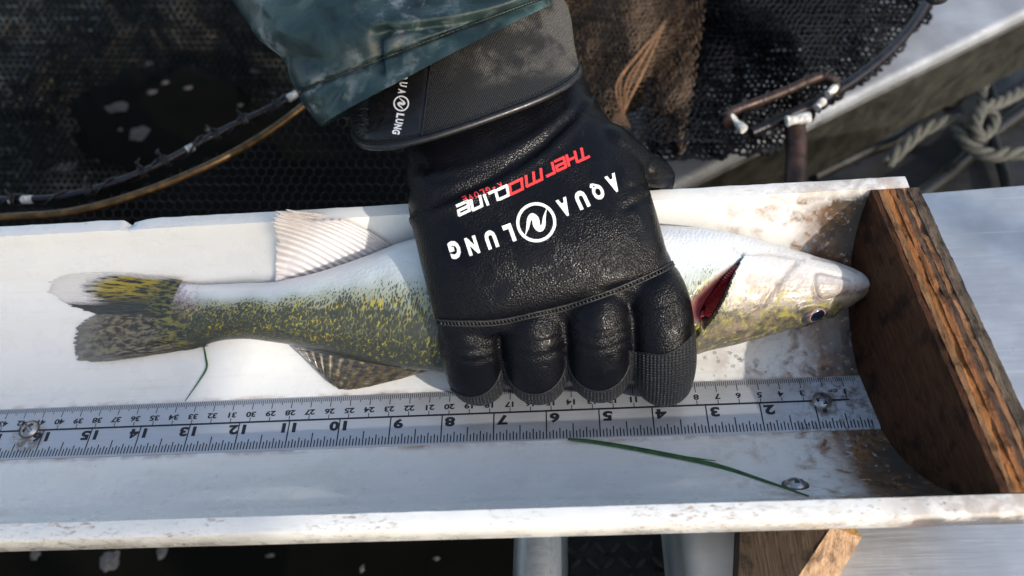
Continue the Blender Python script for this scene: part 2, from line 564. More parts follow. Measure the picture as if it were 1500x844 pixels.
# raised-tread deck under the near rim
TZ = -16.0
P = [at(835, 900, TZ), at(1010, 900, TZ), at(1010, 740, TZ), at(835, 740, TZ)]
b = MB()
b.box([(*q[:2], TZ - 3) for q in P] + [(*q[:2], TZ) for q in P])
deck = tag(b.build('tread_deck', MT['black'], smooth=0), kind='structure')
tb = MB()
x0, x1 = P[0][0], P[1][0]
y0, y1 = P[0][1], P[2][1]
i = 0
yy = y0
while yy < y1:
    xx = x0 + (.5 if i % 2 else 0)
    j = 0
    while xx < x1:
        a = math.radians(45 if (i + j) % 2 else -45)
        G = []
        for t in np.linspace(-1, 1, 7):
            wq = .15 * math.sqrt(max(0.02, 1 - t * t))
            cx, cy = xx + .5 * t * math.cos(a), yy + .5 * t * math.sin(a)
            nx, ny = -math.sin(a), math.cos(a)
            G.append([(cx + nx * wq * k, cy + ny * wq * k, TZ + (.02 if abs(k) == 1 else .06 * math.sqrt(max(0.02, 1 - t * t)))) for k in (-1, 0, 1)])
        tb.grid(G)
        xx += 1.0
        j += 1
    yy += 1.0
    i += 1
tag(tb.build('tread', m_simple('dull_black_tread', (.006, .006, .006), .8, 0, 1, .3, .4, .05), deck), kind='stuff')

# ================================================================== aluminium bench under the board end
BZ = -0.95
bench = thing('boat_bench', 'wide dull aluminium bench plate under the wooden end of the trough', 'bench', (8, -4, BZ))
far = [at(1300, 288, BZ), at(1620, 262, BZ)]
xl = at(1066, 815, BZ)[0]
b = MB()
n = 30
prof = [(xl - 1.9, BZ - 11), (xl - 1.9, BZ - 1)] + [(xl - 1.0 - .9 * math.cos(a), BZ - .9 + .9 * math.sin(a)) for a in np.linspace(0.1, math.pi / 2, 9)] + [(xl + 1, BZ), (45, BZ)]
yl = far[0][1] + (xl - far[0][0]) * (far[1][1] - far[0][1]) / (far[1][0] - far[0][0])
G = []
for xq, zq in prof:
    yf = far[0][1] + (xq - far[0][0]) * (far[1][1] - far[0][1]) / (far[1][0] - far[0][0])
    G.append([(xq, yv, zq + (.03 * nz((xq, yv, 0), .12) if zq == BZ else 0)) for yv in np.linspace(-32, yf, 24)])
b.grid(G)
b.build('top_plate', MT['alu'], bench, smooth=50)
b = MB()
fa, fb = np.array([xl - 1.9, G[0][-1][1], 0]), np.array([45, G[-1][-1][1], 0])
b.box([(*(fa + [0, -.3, 0])[:2], BZ - 11), (*(fb + [0, -.3, 0])[:2], BZ - 11), (*fb[:2], BZ - 11), (*fa[:2], BZ - 11),
       (*(fa + [0, -.3, 0])[:2], BZ - 1.9), (*(fb + [0, -.3, 0])[:2], BZ - .004), (*fb[:2], BZ - .004), (*fa[:2], BZ - 1.9)])
b.build('back_flange', MT['gunw'], bench, smooth=0)

# ================================================================== gunwale beam, upper right
GZ = -19.0
gun = thing('gunwale', 'long grey aluminium gunwale running diagonally behind the landing net', 'gunwale', at(1250, 140, GZ))
E0, E1 = at(940, 295, GZ), at(1640, -50, GZ)
d = unit(E1 - E0)
nrm = np.array([-d[1], d[0], 0])
if nrm[1] < 0:
    nrm = -nrm
b = MB()
R_ = .7
prof = [(0, -6.5), (0, -R_)] + [(R_ - R_ * math.cos(a), -R_ + R_ * math.sin(a)) for a in np.linspace(.2, math.pi / 2, 6)] + [(9.5, 0), (9.5, -6.5)]
b.grid([[E0 + (E1 - E0) * t + nrm * u + np.array([0, 0, h]) for u, h in prof] for t in np.linspace(0, 1, 40)])
b.build('top_rail', MT['gunw'], gun, smooth=40)
b = MB()
prof = [(-.25, -8.5), (-.25, -1.3), (-.03, -1.1), (-.03, -8.5)]
o = 0
b.grid([[E0 + (E1 - E0) * t + nrm * u + np.array([0, 0, h]) for u, h in prof] for t in np.linspace(0, 1, 12)], cv=True)
b.build('side_strip', MT['side'], gun, smooth=30)

# clutter behind: hoses, rope
def pathpx(pts, m=40):
    return catmull([at(*q) for q in pts], m)
for pts, r, lab in [
    ([(1395, 60, -31.6), (1375, 110, -32.6), (1372, 140, -32.6), (1390, 152, -33.1), (1410, 130, -33.1), (1430, 90, -32.6), (1470, 60, -31.6)], .8, 'black hose loop hanging below the gunwale, behind the tied rope'),
    ([(1340, 290, -33.6), (1375, 265, -34.1), (1410, 235, -34.6), (1440, 205, -34.6), (1500, 160, -34.6), (1560, 120, -34.6)], .9, 'straight black hose running under the grey rope on the dark floor'),
    ([(1190, 258, -33.6), (1260, 225, -34.1), (1320, 200, -34.6), (1360, 160, -34.6), (1380, 120, -34.6)], .8, 'thin black hose lying along the foot of the gunwale'),
    ([(1445, 120, -33.6), (1455, 150, -33.6), (1450, 185, -34.1), (1470, 250, -34.6), (1480, 300, -34.6)], .6, 'short black hose crossing under the rope knot')]:
    b = MB()
    P = pathpx(pts)
    b.tube(P, r, 12)
    tag(b.build('hose', MT['black'], origin=P[0]), lab, 'hose', 'black hoses on the boat floor')
def rope(mb, P, r):
    P = np.asarray(P)
    T = np.gradient(P, axis=0)
    L = np.r_[0, np.cumsum(np.linalg.norm(np.diff(P, axis=0), axis=1))]
    for k in range(3):
        Q = []
        for i in range(len(P)):
            t = unit(T[i])
            a = unit(np.cross(t, [0, 0, 1]))
            bb = np.cross(a, t)
            ph = L[i] / r * .9 + k * 2.094
            Q.append(P[i] + r * .52 * (a * math.cos(ph) + bb * math.sin(ph)))
        mb.tube(Q, r * .55, 7)
rp = thing('rope', 'loosely knotted grey rope on the dark boat floor beyond the bench', 'rope', at(1420, 190, -32.6))
for pts, r in [([(1300, 240, -33.6), (1325, 215, -32.6), (1355, 190, -32.1), (1400, 176, -31.6), (1428, 182, -30.6), (1436, 160, -30.6), (1465, 150, -31.6), (1510, 128, -32.6), (1560, 110, -32.6)], .68),
               ([(1385, 178, -32.6), (1405, 195, -31.8), (1425, 218, -32.1), (1455, 228, -32.1), (1490, 225, -32.1), (1560, 232, -32.6)], .70),
               ([(1452, 190, -31.6), (1436, 200, -31.0), (1428, 180, -30.4), (1440, 160, -30.6), (1456, 172, -31.2), (1450, 195, -31.6)], .6),
               ([(1440, 165, -32.1), (1438, 135, -32.1), (1450, 112, -32.1), (1475, 95, -32.6)], .55)]:
    b = MB()
    rope(b, pathpx(pts, 120), r)
    b.build('strand', MT['rope'], rp)

# galvanised pipe under the near rim, and the wooden block
pz = -7.0
a_, c_ = at(793, 740, pz), at(790, 960, pz)
pp = thing('support_pipe', 'galvanised steel pipe passing under the near rim of the trough', 'pipe', a_)
b = MB()
rad = np.linalg.norm(at(832, 815, pz) - at(752, 815, pz)) / 2
b.tube([lerp(a_, c_, t) for t in np.linspace(0, 1, 14)], rad, 36)
b.build('barrel', MT['pole'], pp)
b = MB()
xs = rad * .93
b.tube([lerp(a_, c_, t) + np.array([xs * .45, 0, rad * .86]) for t in np.linspace(0, 1, 14)], .07, 8)
b.build('weld_seam', MT['pole'], pp)

wb = thing('wood_block', 'rough sawn wooden block wedged below the near rim on the bench', 'block', at(1170, 800, 1.0))
zt = 1.2
A, B, Cc = at(1090, 760, zt), at(1256, 776, zt), at(1130, 866, zt)
D = at(1225, 758, zt)
# top face (dark) runs left, the sawn end (pale) faces down and right
q0, q1, q2, q3 = at(1086, 740, zt), at(1205, 779, zt), at(1120, 900, zt), at(1092, 900, zt)
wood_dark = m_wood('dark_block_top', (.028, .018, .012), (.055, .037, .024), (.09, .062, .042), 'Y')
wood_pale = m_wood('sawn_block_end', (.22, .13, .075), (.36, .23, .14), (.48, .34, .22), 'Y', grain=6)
def sawn(mb, Pb, Pt):
    mb.box(list(Pb) + list(Pt))
b = MB()
ztop = 1.3
T_ = [at(1078, 930, ztop), at(1112, 930, ztop), at(1217, 772, ztop), at(1190, 735, ztop), at(1086, 735, ztop)]
bot = [q + np.array([0, 0, BZ - .0 - q[2] + .01]) for q in T_]
n = len(T_)
b.add([*bot, *T_], [tuple(range(n))[::-1], tuple(range(n, 2 * n))] + [(i, (i + 1) % n, n + (i + 1) % n, n + i) for i in range(n)])
b.build('block_body', wood_dark, wb, smooth=0)
b = MB()
e0, e1 = at(1112, 930, ztop), at(1217, 772, ztop)
out = np.array([e1[1] - e0[1], -(e1[0] - e0[0]), 0])
out = unit(out)
if out[0] < 0:
    out = -out
G = []
m = 30
f0, f1 = at(1178, 930, .2), at(1262, 788, .2)
for i in range(m):
    t = i / (m - 1)
    g = lerp(e0, e1, t) + np.array([.02, 0, .02])
    h = lerp(f0, f1, t)
    row = []
    for k in range(9):
        s_ = k / 8
        q = lerp(g, h, s_)
        q = q + np.array([0, 0, .06 * nz(q, 1.7, 3) + .10 * (nz((q[0] * 3, q[1] * .6, 0), 1.0, 9))])
        row.append(q)
    row.append(row[-1] * [1, 1, 0] + [0, 0, BZ + .01])
    G.append(row)
b.grid(G)
b.build('sawn_face', wood_pale, wb, smooth=35)
b = MB()
c0, c1, c2, c3 = at(1217, 772, ztop), at(1262, 788, .2), at(1250, 770, .5), at(1190, 760, ztop)
b.box([q - [0, 0, .9] for q in (c0, c1, c2, c3)] + [q + [0, 0, .05] for q in (c0, c1, c2, c3)])
b.build('split_corner', m_wood('ochre_split_wood', (.16, .08, .02), (.28, .15, .04), (.4, .24, .08), 'X'), wb, smooth=20)

# ================================================================== trough
tr = thing('measuring_trough', 'white half pipe fish measuring trough with a metal ruler and a wooden end', 'measuring trough', (0, 0, 0))
def x_end(y):
    return -1.0 + (8 - y) * .05
thi = math.acos((RI - RIM) / RI)
tho = math.acos((RI - RIM) / RO)
prof = []
for a in np.linspace(-thi, thi, 61):
    prof.append((RI * math.sin(a), RI - RI * math.cos(a)))
yi, yo = prof[-1][0], RO * math.sin(tho)
bv = .07
rim_r = [(yi + bv * .3, RIM - .02 + .02), (yi + .16, RIM + .012), (yi + .36, RIM + .016), (yo - .10, RIM + .005), (yo - .03, RIM - .02), (yo + .0, RIM - .09), (yo + .01, RIM - .6), (yo - .01, RIM - 1.25), (yo - .08, RIM - 1.35)]
prof[-1] = (yi - .005, RIM - .05)
prof[0] = (-yi + .005, RIM - .05)
prof += rim_r
for a in np.linspace(tho - .22, -tho + .22, 41):
    prof.append((RO * math.sin(a), RI - RO * math.cos(a)))
prof += [(-q[0], q[1]) for q in rim_r[::-1]]
nickx = on_pipe(186, 338)[0]
G = []
xs = np.unique(np.r_[np.linspace(-78, 0, 190), np.linspace(nickx - .7, nickx + .7, 15)])
for xq in xs:
    row = []
    for (y, z) in prof:
        xx = -78 + (x_end(y) + 78) * (xq + 78) / 78
        zz, yy = z, y
        if z > RIM - .12:
            ed = 1 if abs(y) > yo - .12 else .45
            zz += .05 * ed * nz((xx, y, 0), .9, 2) + .025 * nz((xx, y, 0), 3, 5)
            yy += math.copysign(.035 * ed * nz((xx, y * .2, 1), 1.6, 8), y)
            if y > 0:
                k = math.exp(-((xx - nickx) / .22) ** 2) + .4 * math.exp(-((xx - nickx - .55) / .25) ** 2)
                zz -= .28 * k * (1 if y > yi + .3 else .4)
                yy -= .14 * k * (y > yi + .3)
        row.append((xx, yy, zz))
    G.append(row)
b = MB()
b.grid(G, cv=True)
npf = len(prof)
b.cap(0, npf, flip=True)
b.cap((len(xs) - 1) * npf, npf)
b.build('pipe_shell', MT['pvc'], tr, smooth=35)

# end board: plies glued face to face, seen along their worn top edges
def xin(y, z):
    return -2.72 + (7.27 - y) * .0863 - .20 * (RIM - z)
ply_cols = [((.034, .012, .005), (.062, .024, .010), (.105, .042, .016)),
            ((.11, .055, .025), (.20, .10, .045), (.30, .16, .075)),
            ((.17, .060, .020), (.33, .125, .036), (.46, .21, .07)),
            ((.12, .050, .024), (.24, .095, .036), (.36, .16, .06)),
            ((.045, .028, .020), (.085, .050, .032), (.15, .09, .055)),
            ((.16, .075, .035), (.27, .13, .06), (.36, .19, .095)),
            ((.06, .045, .032), (.12, .085, .06), (.19, .145, .10)),
            ((.05, .04, .03), (.10, .075, .055), (.17, .13, .095))]
def ply(x0, x1, k, mat, parent, name):
    top = []
    na = 90
    rr = RI - .03
    tha = math.acos((RI - RIM) / rr)
    ymax = rr * math.sin(tha)
    arc = [(rr * math.sin(a), RI - rr * math.cos(a)) for a in np.linspace(-tha, tha, 46)]
    ys = np.linspace(ymax, -ymax, na)[1:-1]
    def ring(xo, e):
        out = []
        for y, z in arc:
            out.append((xin(y, z) + xo, y, z))
        for y in ys:
            jag = .07 * nz((y * 1.0, k * 3.7 + e, 0), 1.5, k) + .05 * nz((y, k * 2.1 + e * .7, 1), 5, k)
            chip = -.16 * max(0, nz((y, k * 5.3, 2), .9, 11 + k) - .18)
            out.append((xin(y, RIM) + xo + .05 * nz((y, k + e, 3), 1.1, 5) * (1 if 0 < k + e < 8 else .6), y, RIM + .03 + jag + chip + .04 * math.sin(k * 2.4)))
        return out
    A_, M_, B_ = ring(x0, 0), ring((x0 + x1) / 2, .5), ring(x1, 1)
    mb = MB()
    mb.grid([A_, M_, B_], cv=True)
    n_ = len(A_)
    mb.cap(0, n_)
    mb.cap(2 * n_, n_, flip=True)
    return mb.build(name, mat, parent, smooth=25)
tk = 2.18 / 8
eb = None
for k in range(8):
    mt = m_wood('plywood_layer_%s' % 'abcdefgh'[k], *ply_cols[k], along='Y' if k % 2 == 0 else 'Y', rough=.7, grain=7 if k % 2 else 10)
    if eb is None:
        eb = ply(0, tk - .006, k, mt, tr, 'end_board')
    else:
        ply(k * tk + .006, (k + 1) * tk - .006, k, mt, eb, 'ply')

# ruler, seated on the bottom of the pipe
PHI, RW, RX0 = -.077, 2.9706, -3.2316
dch = math.sqrt(RI ** 2 - (RW / 2) ** 2)
rc = np.array([0, math.sin(PHI) * dch, RI - math.cos(PHI) * dch])
rt = np.array([0, math.cos(PHI), math.sin(PHI)])
rn = np.array([0, -math.sin(PHI), math.cos(PHI)])
LIFT = .06
def rp_(cmx, v, up=0.0):                   # cm from the ruler's zero, cm across from its near edge
    return np.array([RX0 - cmx, 0, 0]) + rc + rt * (v - RW / 2) + rn * (LIFT + up)
b = MB()
prof = [(0.03, 0), (RW - .03, 0), (RW, -.03), (RW, -.11), (0, -.11), (0, -.03)]
b.grid([[rp_(c, v, u) for v, u in prof] for c in (-.15, 20, 45, 73)], cv=True)
b.cap(0, 6)
b.cap(18, 6, flip=True)
ruler = b.build('ruler', MT['ruler'], tr, smooth=20)
b = MB()
def tickq(c, v0, v1, wd, up=.006):
    b.add([rp_(c - wd / 2, v0, up), rp_(c - wd / 2, v1, up), rp_(c + wd / 2, v1, up), rp_(c + wd / 2, v0, up)], [(0, 1, 2, 3)])
MID = 1.62
for i in range(0, 16 * 19):
    c = i / 16 * 2.54
    if c < .1:
        continue
    if i % 16 == 0:
        tickq(c, .10, MID, .062)
    else:
        h = .78 if i % 8 == 0 else .56 if i % 4 == 0 else .46 if i % 2 == 0 else .38
        tickq(c, .10, .10 + h, .058)
for i in range(4, 485):
    c = i / 10
    h = .56 if i % 10 == 0 else .36 if i % 5 == 0 else .24
    tickq(c, RW - .07 - h, RW - .07, .034 if i % 10 else .04)
    if i % 10 == 0:
        tickq(c, MID, MID + .27, .04)
for c0 in np.arange(.9, 49, 8):
    tickq(c0 + 4, MID - .05, MID + .05, 8.0, .008)
b.build('tick_print', MT['ink'], ruler, smooth=0)

# ---- lettering
_gl = {}
def glyph(sx, bold=.0):
    key = (sx, bold)
    if key in _gl:
        return _gl[key]
    cu = bpy.data.curves.new('t', 'FONT')
    cu.body = sx
    cu.size = 1
    cu.offset = bold
    cu.resolution_u = 3
    cu.fill_mode = 'FRONT'
    ob = bpy.data.objects.new('t', cu)
    COL.objects.link(ob)
    dg = bpy.context.evaluated_depsgraph_get()
    dg.update()
    me = bpy.data.meshes.new_from_object(ob.evaluated_get(dg))
    V = np.array([v.co[:2] for v in me.vertices])
    F = [tuple(p.vertices) for p in me.polygons]
    bpy.data.objects.remove(ob)
    bpy.data.curves.remove(cu)
    bpy.data.meshes.remove(me)
    mn, mx = V.min(0), V.max(0)
    V = V - (mn + mx) / 2
    wd, ht = mx - mn
    V = V / np.array([wd, ht])             # unit box, centred
    _gl[key] = (V, F, wd / ht)
    return _gl[key]

def number(txt, c, v, h, wscale, bold, spacing):
    """digits printed upside down for the viewer: reads from +x to -x, tops towards the near edge"""
    mb = MB()
    for k, ch in enumerate(txt):
        V, F, asp = glyph(ch, bold)
        wq = h * min(asp, .8) * wscale
        off = (k - (len(txt) - 1) / 2) * spacing
        mb.add([rp_(c + off + q[0] * wq, v - q[1] * h, .008) for q in V], F)
    mb.build('numeral', MT['ink'], ruler, smooth=0, fix=False)
for i in range(1, 19):
    if i < 10:
        number(str(i), i * 2.54 - .40, MID - .40, .54, 1.4, .05, .4)
    else:
        number(str(i), i * 2.54 - .02, MID - .40, .54, 1.35, .05, .53)
for i in range(1, 48):
    if i == 2:
        number('cm', 1.55, MID + .52, .17, 1.3, .02, .26)
        continue
    number(str(i), i, MID + .45, .31, 1.3, .035, .25)

# ---- screws
def screw(c, nrm_, r, rot):
    nrm_ = unit(nrm_)
    a = unit(np.cross(nrm_, [math.cos(rot), math.sin(rot), 0.1]))
    bb = np.cross(nrm_, a)
    G = []
    m_, n_ = 16, 64
    for i in range(m_ + 1):
        fr = i / m_
        row = []
        for j in range(n_):
            t = 2 * math.pi * j / n_
            u, v = fr * r * math.cos(t), fr * r * math.sin(t)
            h = .58 * r * (1 - fr ** 2.6) ** .75 if fr < 1 else -.04
            ax = min(abs(u), abs(v))
            far_ = max(abs(u), abs(v))
            if ax < .17 * r and far_ < .58 * r:
                h -= .40 * r
            row.append(c + a * u + bb * v + nrm_ * h)
        G.append(row)
    mb = MB()
    mb.grid(G[1:], cv=True)
    mb.cap(0, n_)
    o = mb.build('screw', MT['steel'], tr, smooth=38)
    mb = MB()
    mb.tube([c + nrm_ * .01 + 1.02 * r * (a * math.cos(t) + bb * math.sin(t)) for t in np.linspace(0, 2 * math.pi, 40)], .06 * r + .03, 6, caps=False)
    mb.build('washer_rim', m_simple('grimy_washer', (.10, .075, .05), .5, .4, 5, .5, .5), o)
screw(on_pipe(1203, 590) + rn * .13, rn, .50, .3)
screw(on_pipe(46, 632) + rn * .15, rn, .48, .9)
cpt = on_pipe(1165, 711)
screw(cpt, np.array([0, -cpt[1], RI - cpt[2]]), .50, .2)

# ================================================================== fish
st = [  # px top (belly), z top, px bottom (back), z bottom, half thickness
    ((214, 428), 2.1, (232, 508), 1.0, .05),
    ((238, 418), 2.1, (258, 514), 1.0, .22),
    ((264, 414), 2.2, (286, 511), 1.1, .52),
    ((300, 417), 2.2, (318, 500), 1.2, .82),
    ((350, 415), 2.4, (360, 496), 1.3, 1.02),
    ((405, 412), 2.7, (418, 503), 1.4, 1.25),
    ((470, 398), 3.1, (480, 516), 1.5, 1.55),
    ((535, 376), 3.5, (545, 530), 1.5, 1.9),
    ((600, 352), 3.9, (612, 541), 1.5, 2.2),
    ((690, 338), 4.2, (700, 549), 1.5, 2.45),
    ((800, 330), 4.4, (805, 552), 1.5, 2.6),
    ((900, 329), 4.4, (905, 545), 1.5, 2.6),
    ((980, 331), 4.4, (985, 530), 1.6, 2.5),
    ((1040, 336), 4.3, (1040, 513), 1.7, 2.35),
    ((1090, 346), 4.2, (1085, 503), 1.8, 2.2),
    ((1140, 361), 4.0, (1130, 491), 2.0, 2.0),
    ((1185, 373), 3.8, (1175, 477), 2.1, 1.7),
    ((1225, 384), 3.6, (1215, 464), 2.2, 1.35),
    ((1252, 394), 3.4, (1243, 450), 2.4, .98),
    ((1268, 405), 3.2, (1262, 437), 2.6, .6),
    ((1276, 416), 3.1, (1274, 426), 2.9, .2)]
fish = thing('fish', 'yellow and dark speckled fish with white belly lying on its side in the trough', 'fish', at(760, 440, .6))
NS, NR = 520, 190
pa = catmull([[*q[0], q[1], *q[2], q[3], q[4]] for q in st], NS)
rings, fuv = [], []
gill_edge = catmull([(1012, 500), (1020, 490), (1031, 478), (1047, 459), (1064, 428), (1076, 400), (1090, 374)], 60)   # rear rim of the gill cover
gill_back = catmull([(1010, 500), (1016, 488), (1024, 478), (1010, 466), (1008, 455), (1012, 441), (1032, 420), (1058, 396), (1080, 380), (1090, 373)], 60)
def interp_x(curve, y):
    ys = curve[:, 1]
    o = np.argsort(ys)
    return np.interp(y, ys[o], curve[o, 0])
ucum = 0
prev = None
for i in range(NS):
    tx, ty, tz, bx, by, bz, h = pa[i]
    U, Lw = at(tx, ty, tz), at(bx, by, bz)
    for P_, (qx, qy) in ((U, (tx, ty)), (Lw, (bx, by))):   # the fish lies on the wall of the pipe, not in it
        Wl = on_pipe(qx, qy)
        if np.linalg.norm(P_ - CAM) > np.linalg.norm(Wl - CAM) - (.05 + .3 * h):
            P_[:] = Wl + unit(CAM - Wl) * (.05 + .3 * h)
    c = (U + Lw) / 2
    a = (U - Lw) / 2
    if prev is not None:
        ucum += np.linalg.norm(c - prev)
    prev = c
    axis = np.array([1.0, -.03, 0])
    n_ = unit(np.cross(axis, a))
    if n_[2] < 0:
        n_ = -n_
    row, ru = [], []
    for j in range(NR):
        t = 2 * math.pi * j / NR
        ct, s_ = math.cos(t), math.sin(t)
        e = 2 / 2.15
        q = c + a * math.copysign(abs(ct) ** e, ct) + n_ * max(h, .05) * math.copysign(abs(s_) ** e, s_)
        row.append(q)
        ru.append((ucum, t / math.pi))
    rings.append(row)
    fuv.append(ru)
R3 = np.array(rings)
PX = pix(R3.reshape(-1, 3)).reshape(NS, NR, 2)
front = np.zeros((NS, NR), bool)
front[:, 1:NR // 2] = True
ctr = R3.mean(1, keepdims=True)
nrmv = R3 - ctr
nrmv /= np.linalg.norm(nrmv, axis=2, keepdims=True) + 1e-9
ge = interp_x(gill_edge, PX[..., 1])
gb = interp_x(gill_back, PX[..., 1])
inside = front & (PX[..., 1] > 368) & (PX[..., 1] < 502)
lensw = np.clip((ge - gb), 0, None)
tt = (PX[..., 0] - gb) / np.maximum(lensw, 1e-6)
gm = inside & (tt > -.02) & (tt < 1.0) & (lensw > 1)
depth = np.where(gm, np.clip(lensw / 30, 0, 1) * .95 * np.clip(tt * 1.1 + .12, 0, 1) * np.clip((1.0 - tt) / .10, 0, 1), 0)
flare = np.where(inside & (PX[..., 0] >= ge), .16 * np.exp(-np.clip(PX[..., 0] - ge, 0, None) / 26) * np.clip((502 - PX[..., 1]) / 15, 0, 1) * np.clip((PX[..., 1] - 365) / 18, 0, 1), 0)
# cheek-plate edge, jaw line, jaw plate, brow
def dist_curve(curve):
    cu = catmull(curve, 40)
    return np.sqrt(((PX[:, :, None, :] - cu[None, None]) ** 2).sum(-1)).min(-1)
groove = np.zeros((NS, NR))
for cu, wd, dp in [([(1097, 492), (1110, 460), (1128, 430), (1150, 402), (1165, 385)], 5, .07),
                   ([(1192, 418), (1196, 400), (1215, 402), (1245, 410)], 3.2, .09),
                   ([(1192, 416), (1196, 432), (1206, 440), (1230, 434), (1262, 430), (1276, 422)], 3.2, .10),
                   ([(1190, 376), (1225, 384), (1255, 398)], 3, .05),
                   ([(1070, 360), (1090, 372), (1130, 372), (1175, 380)], 3.5, .05)]:
    dd = dist_curve(cu)
    groove = np.maximum(groove, dp * np.exp(-(dd / wd) ** 2))
jaw = ((PX[..., 0] - 1222) / 30) ** 2 + ((PX[..., 1] - 419) / 15) ** 2
groove -= .10 * np.exp(-jaw * 1.2)
eyep = ((PX[..., 0] - 1193) * .93 - (PX[..., 1] - 462) * -.36)
eyeq = ((PX[..., 0] - 1193) * .36 * -1 * -1 + (PX[..., 1] - 462) * .93)
er = np.sqrt(((PX[..., 0] - 1193) / 25) ** 2 + ((PX[..., 1] - 462) / 14) ** 2)
groove -= .12 * np.exp(-((er - 1.1) / .3) ** 2)
groove = np.where(front, groove, 0)
R3 = R3 - nrmv * (depth + groove - flare)[..., None]
for i in range(NS):
    for j in range(0, NR // 2 + 1):
        R3[i, j] += nrmv[i, j] * (.03 * nz(R3[i, j], .8, 4))
b = MB()
b.grid(R3.tolist(), cv=True)
b.cap(0, NR)
b.cap((NS - 1) * NR, NR, flip=True)
b.uv = np.array(fuv).reshape(-1, 2)
ATT = {'gillt': np.clip(tt, 0, 1).ravel(), 'gill': np.where(gm & (depth > .02), np.clip(depth / .3, 0, 1), 0).ravel(),
       'head': np.where(PX[..., 0] > ge, np.clip((PX[..., 0] - ge) / 25, 0, 1), 0).ravel(),
       'mouth': np.clip(groove / .08, 0, 1).ravel()}

def m_fish():
    M = Mat('speckled_fish_skin')
    u, v, _ = M.sep(M.uv)
    head = M.attr('head')['Fac']
    gill = M.attr('gill')['Fac']
    mouth = M.attr('mouth')['Fac']
    wob = M.math('MULTIPLY', M.math('SUBTRACT', M.noise(.55, 3), .5), .16)
    v2 = M.math('ADD', v, wob)
    # back line of the pattern sits lower on the belly side towards the tail
    sh = M.rng(u, 2, 20, .07, -.03, False)
    v2 = M.math('ADD', v2, sh)
    v2 = M.math('ADD', M.math('SUBTRACT', v2, M.math('MULTIPLY', head, .13)), .035)
    vy = M.math('MULTIPLY', v, 7.0)
    vec0 = M.comb(M.math('ADD', u, M.math('MULTIPLY', vy, .35)), vy)
    jx = M.math('MULTIPLY', M.math('SUBTRACT', M.noise(3.6, 2, .5, vec0), .5), .30)
    jy = M.math('MULTIPLY', M.math('SUBTRACT', M.noise(2.6, 2, .5, M.map(vec0, loc=(7, 3, 1))), .5), .30)
    n_ = M.t.nodes.new('ShaderNodeVectorMath')
    n_.operation = 'ADD'
    M.t.links.new(vec0, n_.inputs[0])
    M.t.links.new(M.comb(jx, jy), n_.inputs[1])
    vec = n_.outputs[0]
    sv = M.map(vec, scale=(1.5, .85, 1))
    sp = M.voro(6.0, sv, rand=.9, dims='2D')
    cellr = M.sep(M.voro(6.0, sv, rand=.9, out='Color', dims='2D'))[0]
    th = M.rng(v2, .33, .60, -.03, .60)
    th = M.math('ADD', th, M.math('MULTIPLY', M.math('SUBTRACT', cellr, .5), M.rng(v2, .34, .6, .12, .42)))
    th = M.math('ADD', th, M.math('MULTIPLY', M.math('SUBTRACT', M.noise(1.3, 4, .65, vec0), .5), .75))
    dark = M.rng(M.math('SUBTRACT', th, sp), -.08, .14)
    dark = M.math('MULTIPLY', dark, M.rng(v2, .35, .43))
    belly = (.70, .71, .71)
    base = M.ramp(v2, [(.28, belly), (.38, (.52, .56, .56)), (.46, (.30, .33, .27)), (.57, (.14, .14, .07)), (.76, (.055, .06, .035)), (.97, (.03, .033, .03))])
    yel = M.math('MULTIPLY', M.rng(M.noise(3.8, 3, .6, M.map(vec, scale=(1.1, .75, 1))), .47, .58), M.math('MULTIPLY', M.rng(v2, .42, .54), M.rng(v2, 1.0, .72)))
    yel = M.math('MULTIPLY', yel, M.rng(M.noise(.6, 3, .5, vec0), .36, .6, .35, 1))
    base = M.mix(M.math('MULTIPLY', yel, .85), base, (.42, .34, .024))
    dcol = M.mix(M.noise(2.0, 3, .6, vec), (.012, .014, .017), (.055, .06, .045))
    colr = M.mix(M.math('MULTIPLY', dark, .9), base, dcol)
    rt_ = M.rng(M.math('ADD', u, M.math('MULTIPLY', M.math('SUBTRACT', M.noise(2.2, 4, .65, vec0), .5), 2.6)), 2.5, 1.2)
    rcol = M.mix(M.rng(M.noise(1.0, 4, .6, M.map(vec0, scale=(1.0, 3.2, 1))), .44, .58), (.022, .025, .028), (.20, .17, .04))
    colr = M.mix(rt_, colr, rcol)
    mauve = M.math('MULTIPLY', M.math('MULTIPLY', M.rng(u, 1.2, 2.0), M.rng(u, 3.6, 2.4)), M.rng(v, .55, .35))
    colr = M.mix(M.math('MULTIPLY', mauve, M.rng(M.noise(4, 3), .4, .6, .1, .55)), colr, (.22, .10, .17))
    # head: pinkish white with mottling low on the cheek
    hn = M.noise(1.7, 5, .62, dist=.6)
    hn2 = M.noise(2.6, 5, .65, M.map(loc=(3, 1, 2)), dist=.5)
    hb = M.ramp(M.math('ADD', v, M.math('MULTIPLY', M.math('SUBTRACT', hn, .5), .3)),
                [(.2, (.66, .65, .63)), (.42, (.60, .57, .54)), (.54, (.36, .30, .25)), (.66, (.17, .14, .085)), (.92, (.06, .055, .035))])
    mm = M.rng(v, .42, .58)
    hb = M.mix(M.math('MULTIPLY', M.rng(hn2, .52, .60), M.math('MULTIPLY', mm, .85)), hb, (.30, .255, .05))
    hb = M.mix(M.math('MULTIPLY', M.rng(hn2, .46, .38), M.math('MULTIPLY', mm, .8)), hb, (.055, .045, .03))
    pink = M.math('MULTIPLY', M.rng(M.noise(.9, 3, .5, M.map(loc=(9, 2, 1))), .48, .62), M.rng(v, .25, .42))
    hb = M.mix(M.math('MULTIPLY', pink, .22), hb, (.44, .30, .27))
    pores = M.math('MULTIPLY', M.rng(M.voro(3.4), .10, .16, 1, 0), M.rng(M.noise(.9), .52, .6))
    hb = M.mix(M.math('MULTIPLY', pores, .45), hb, (.22, .20, .19))
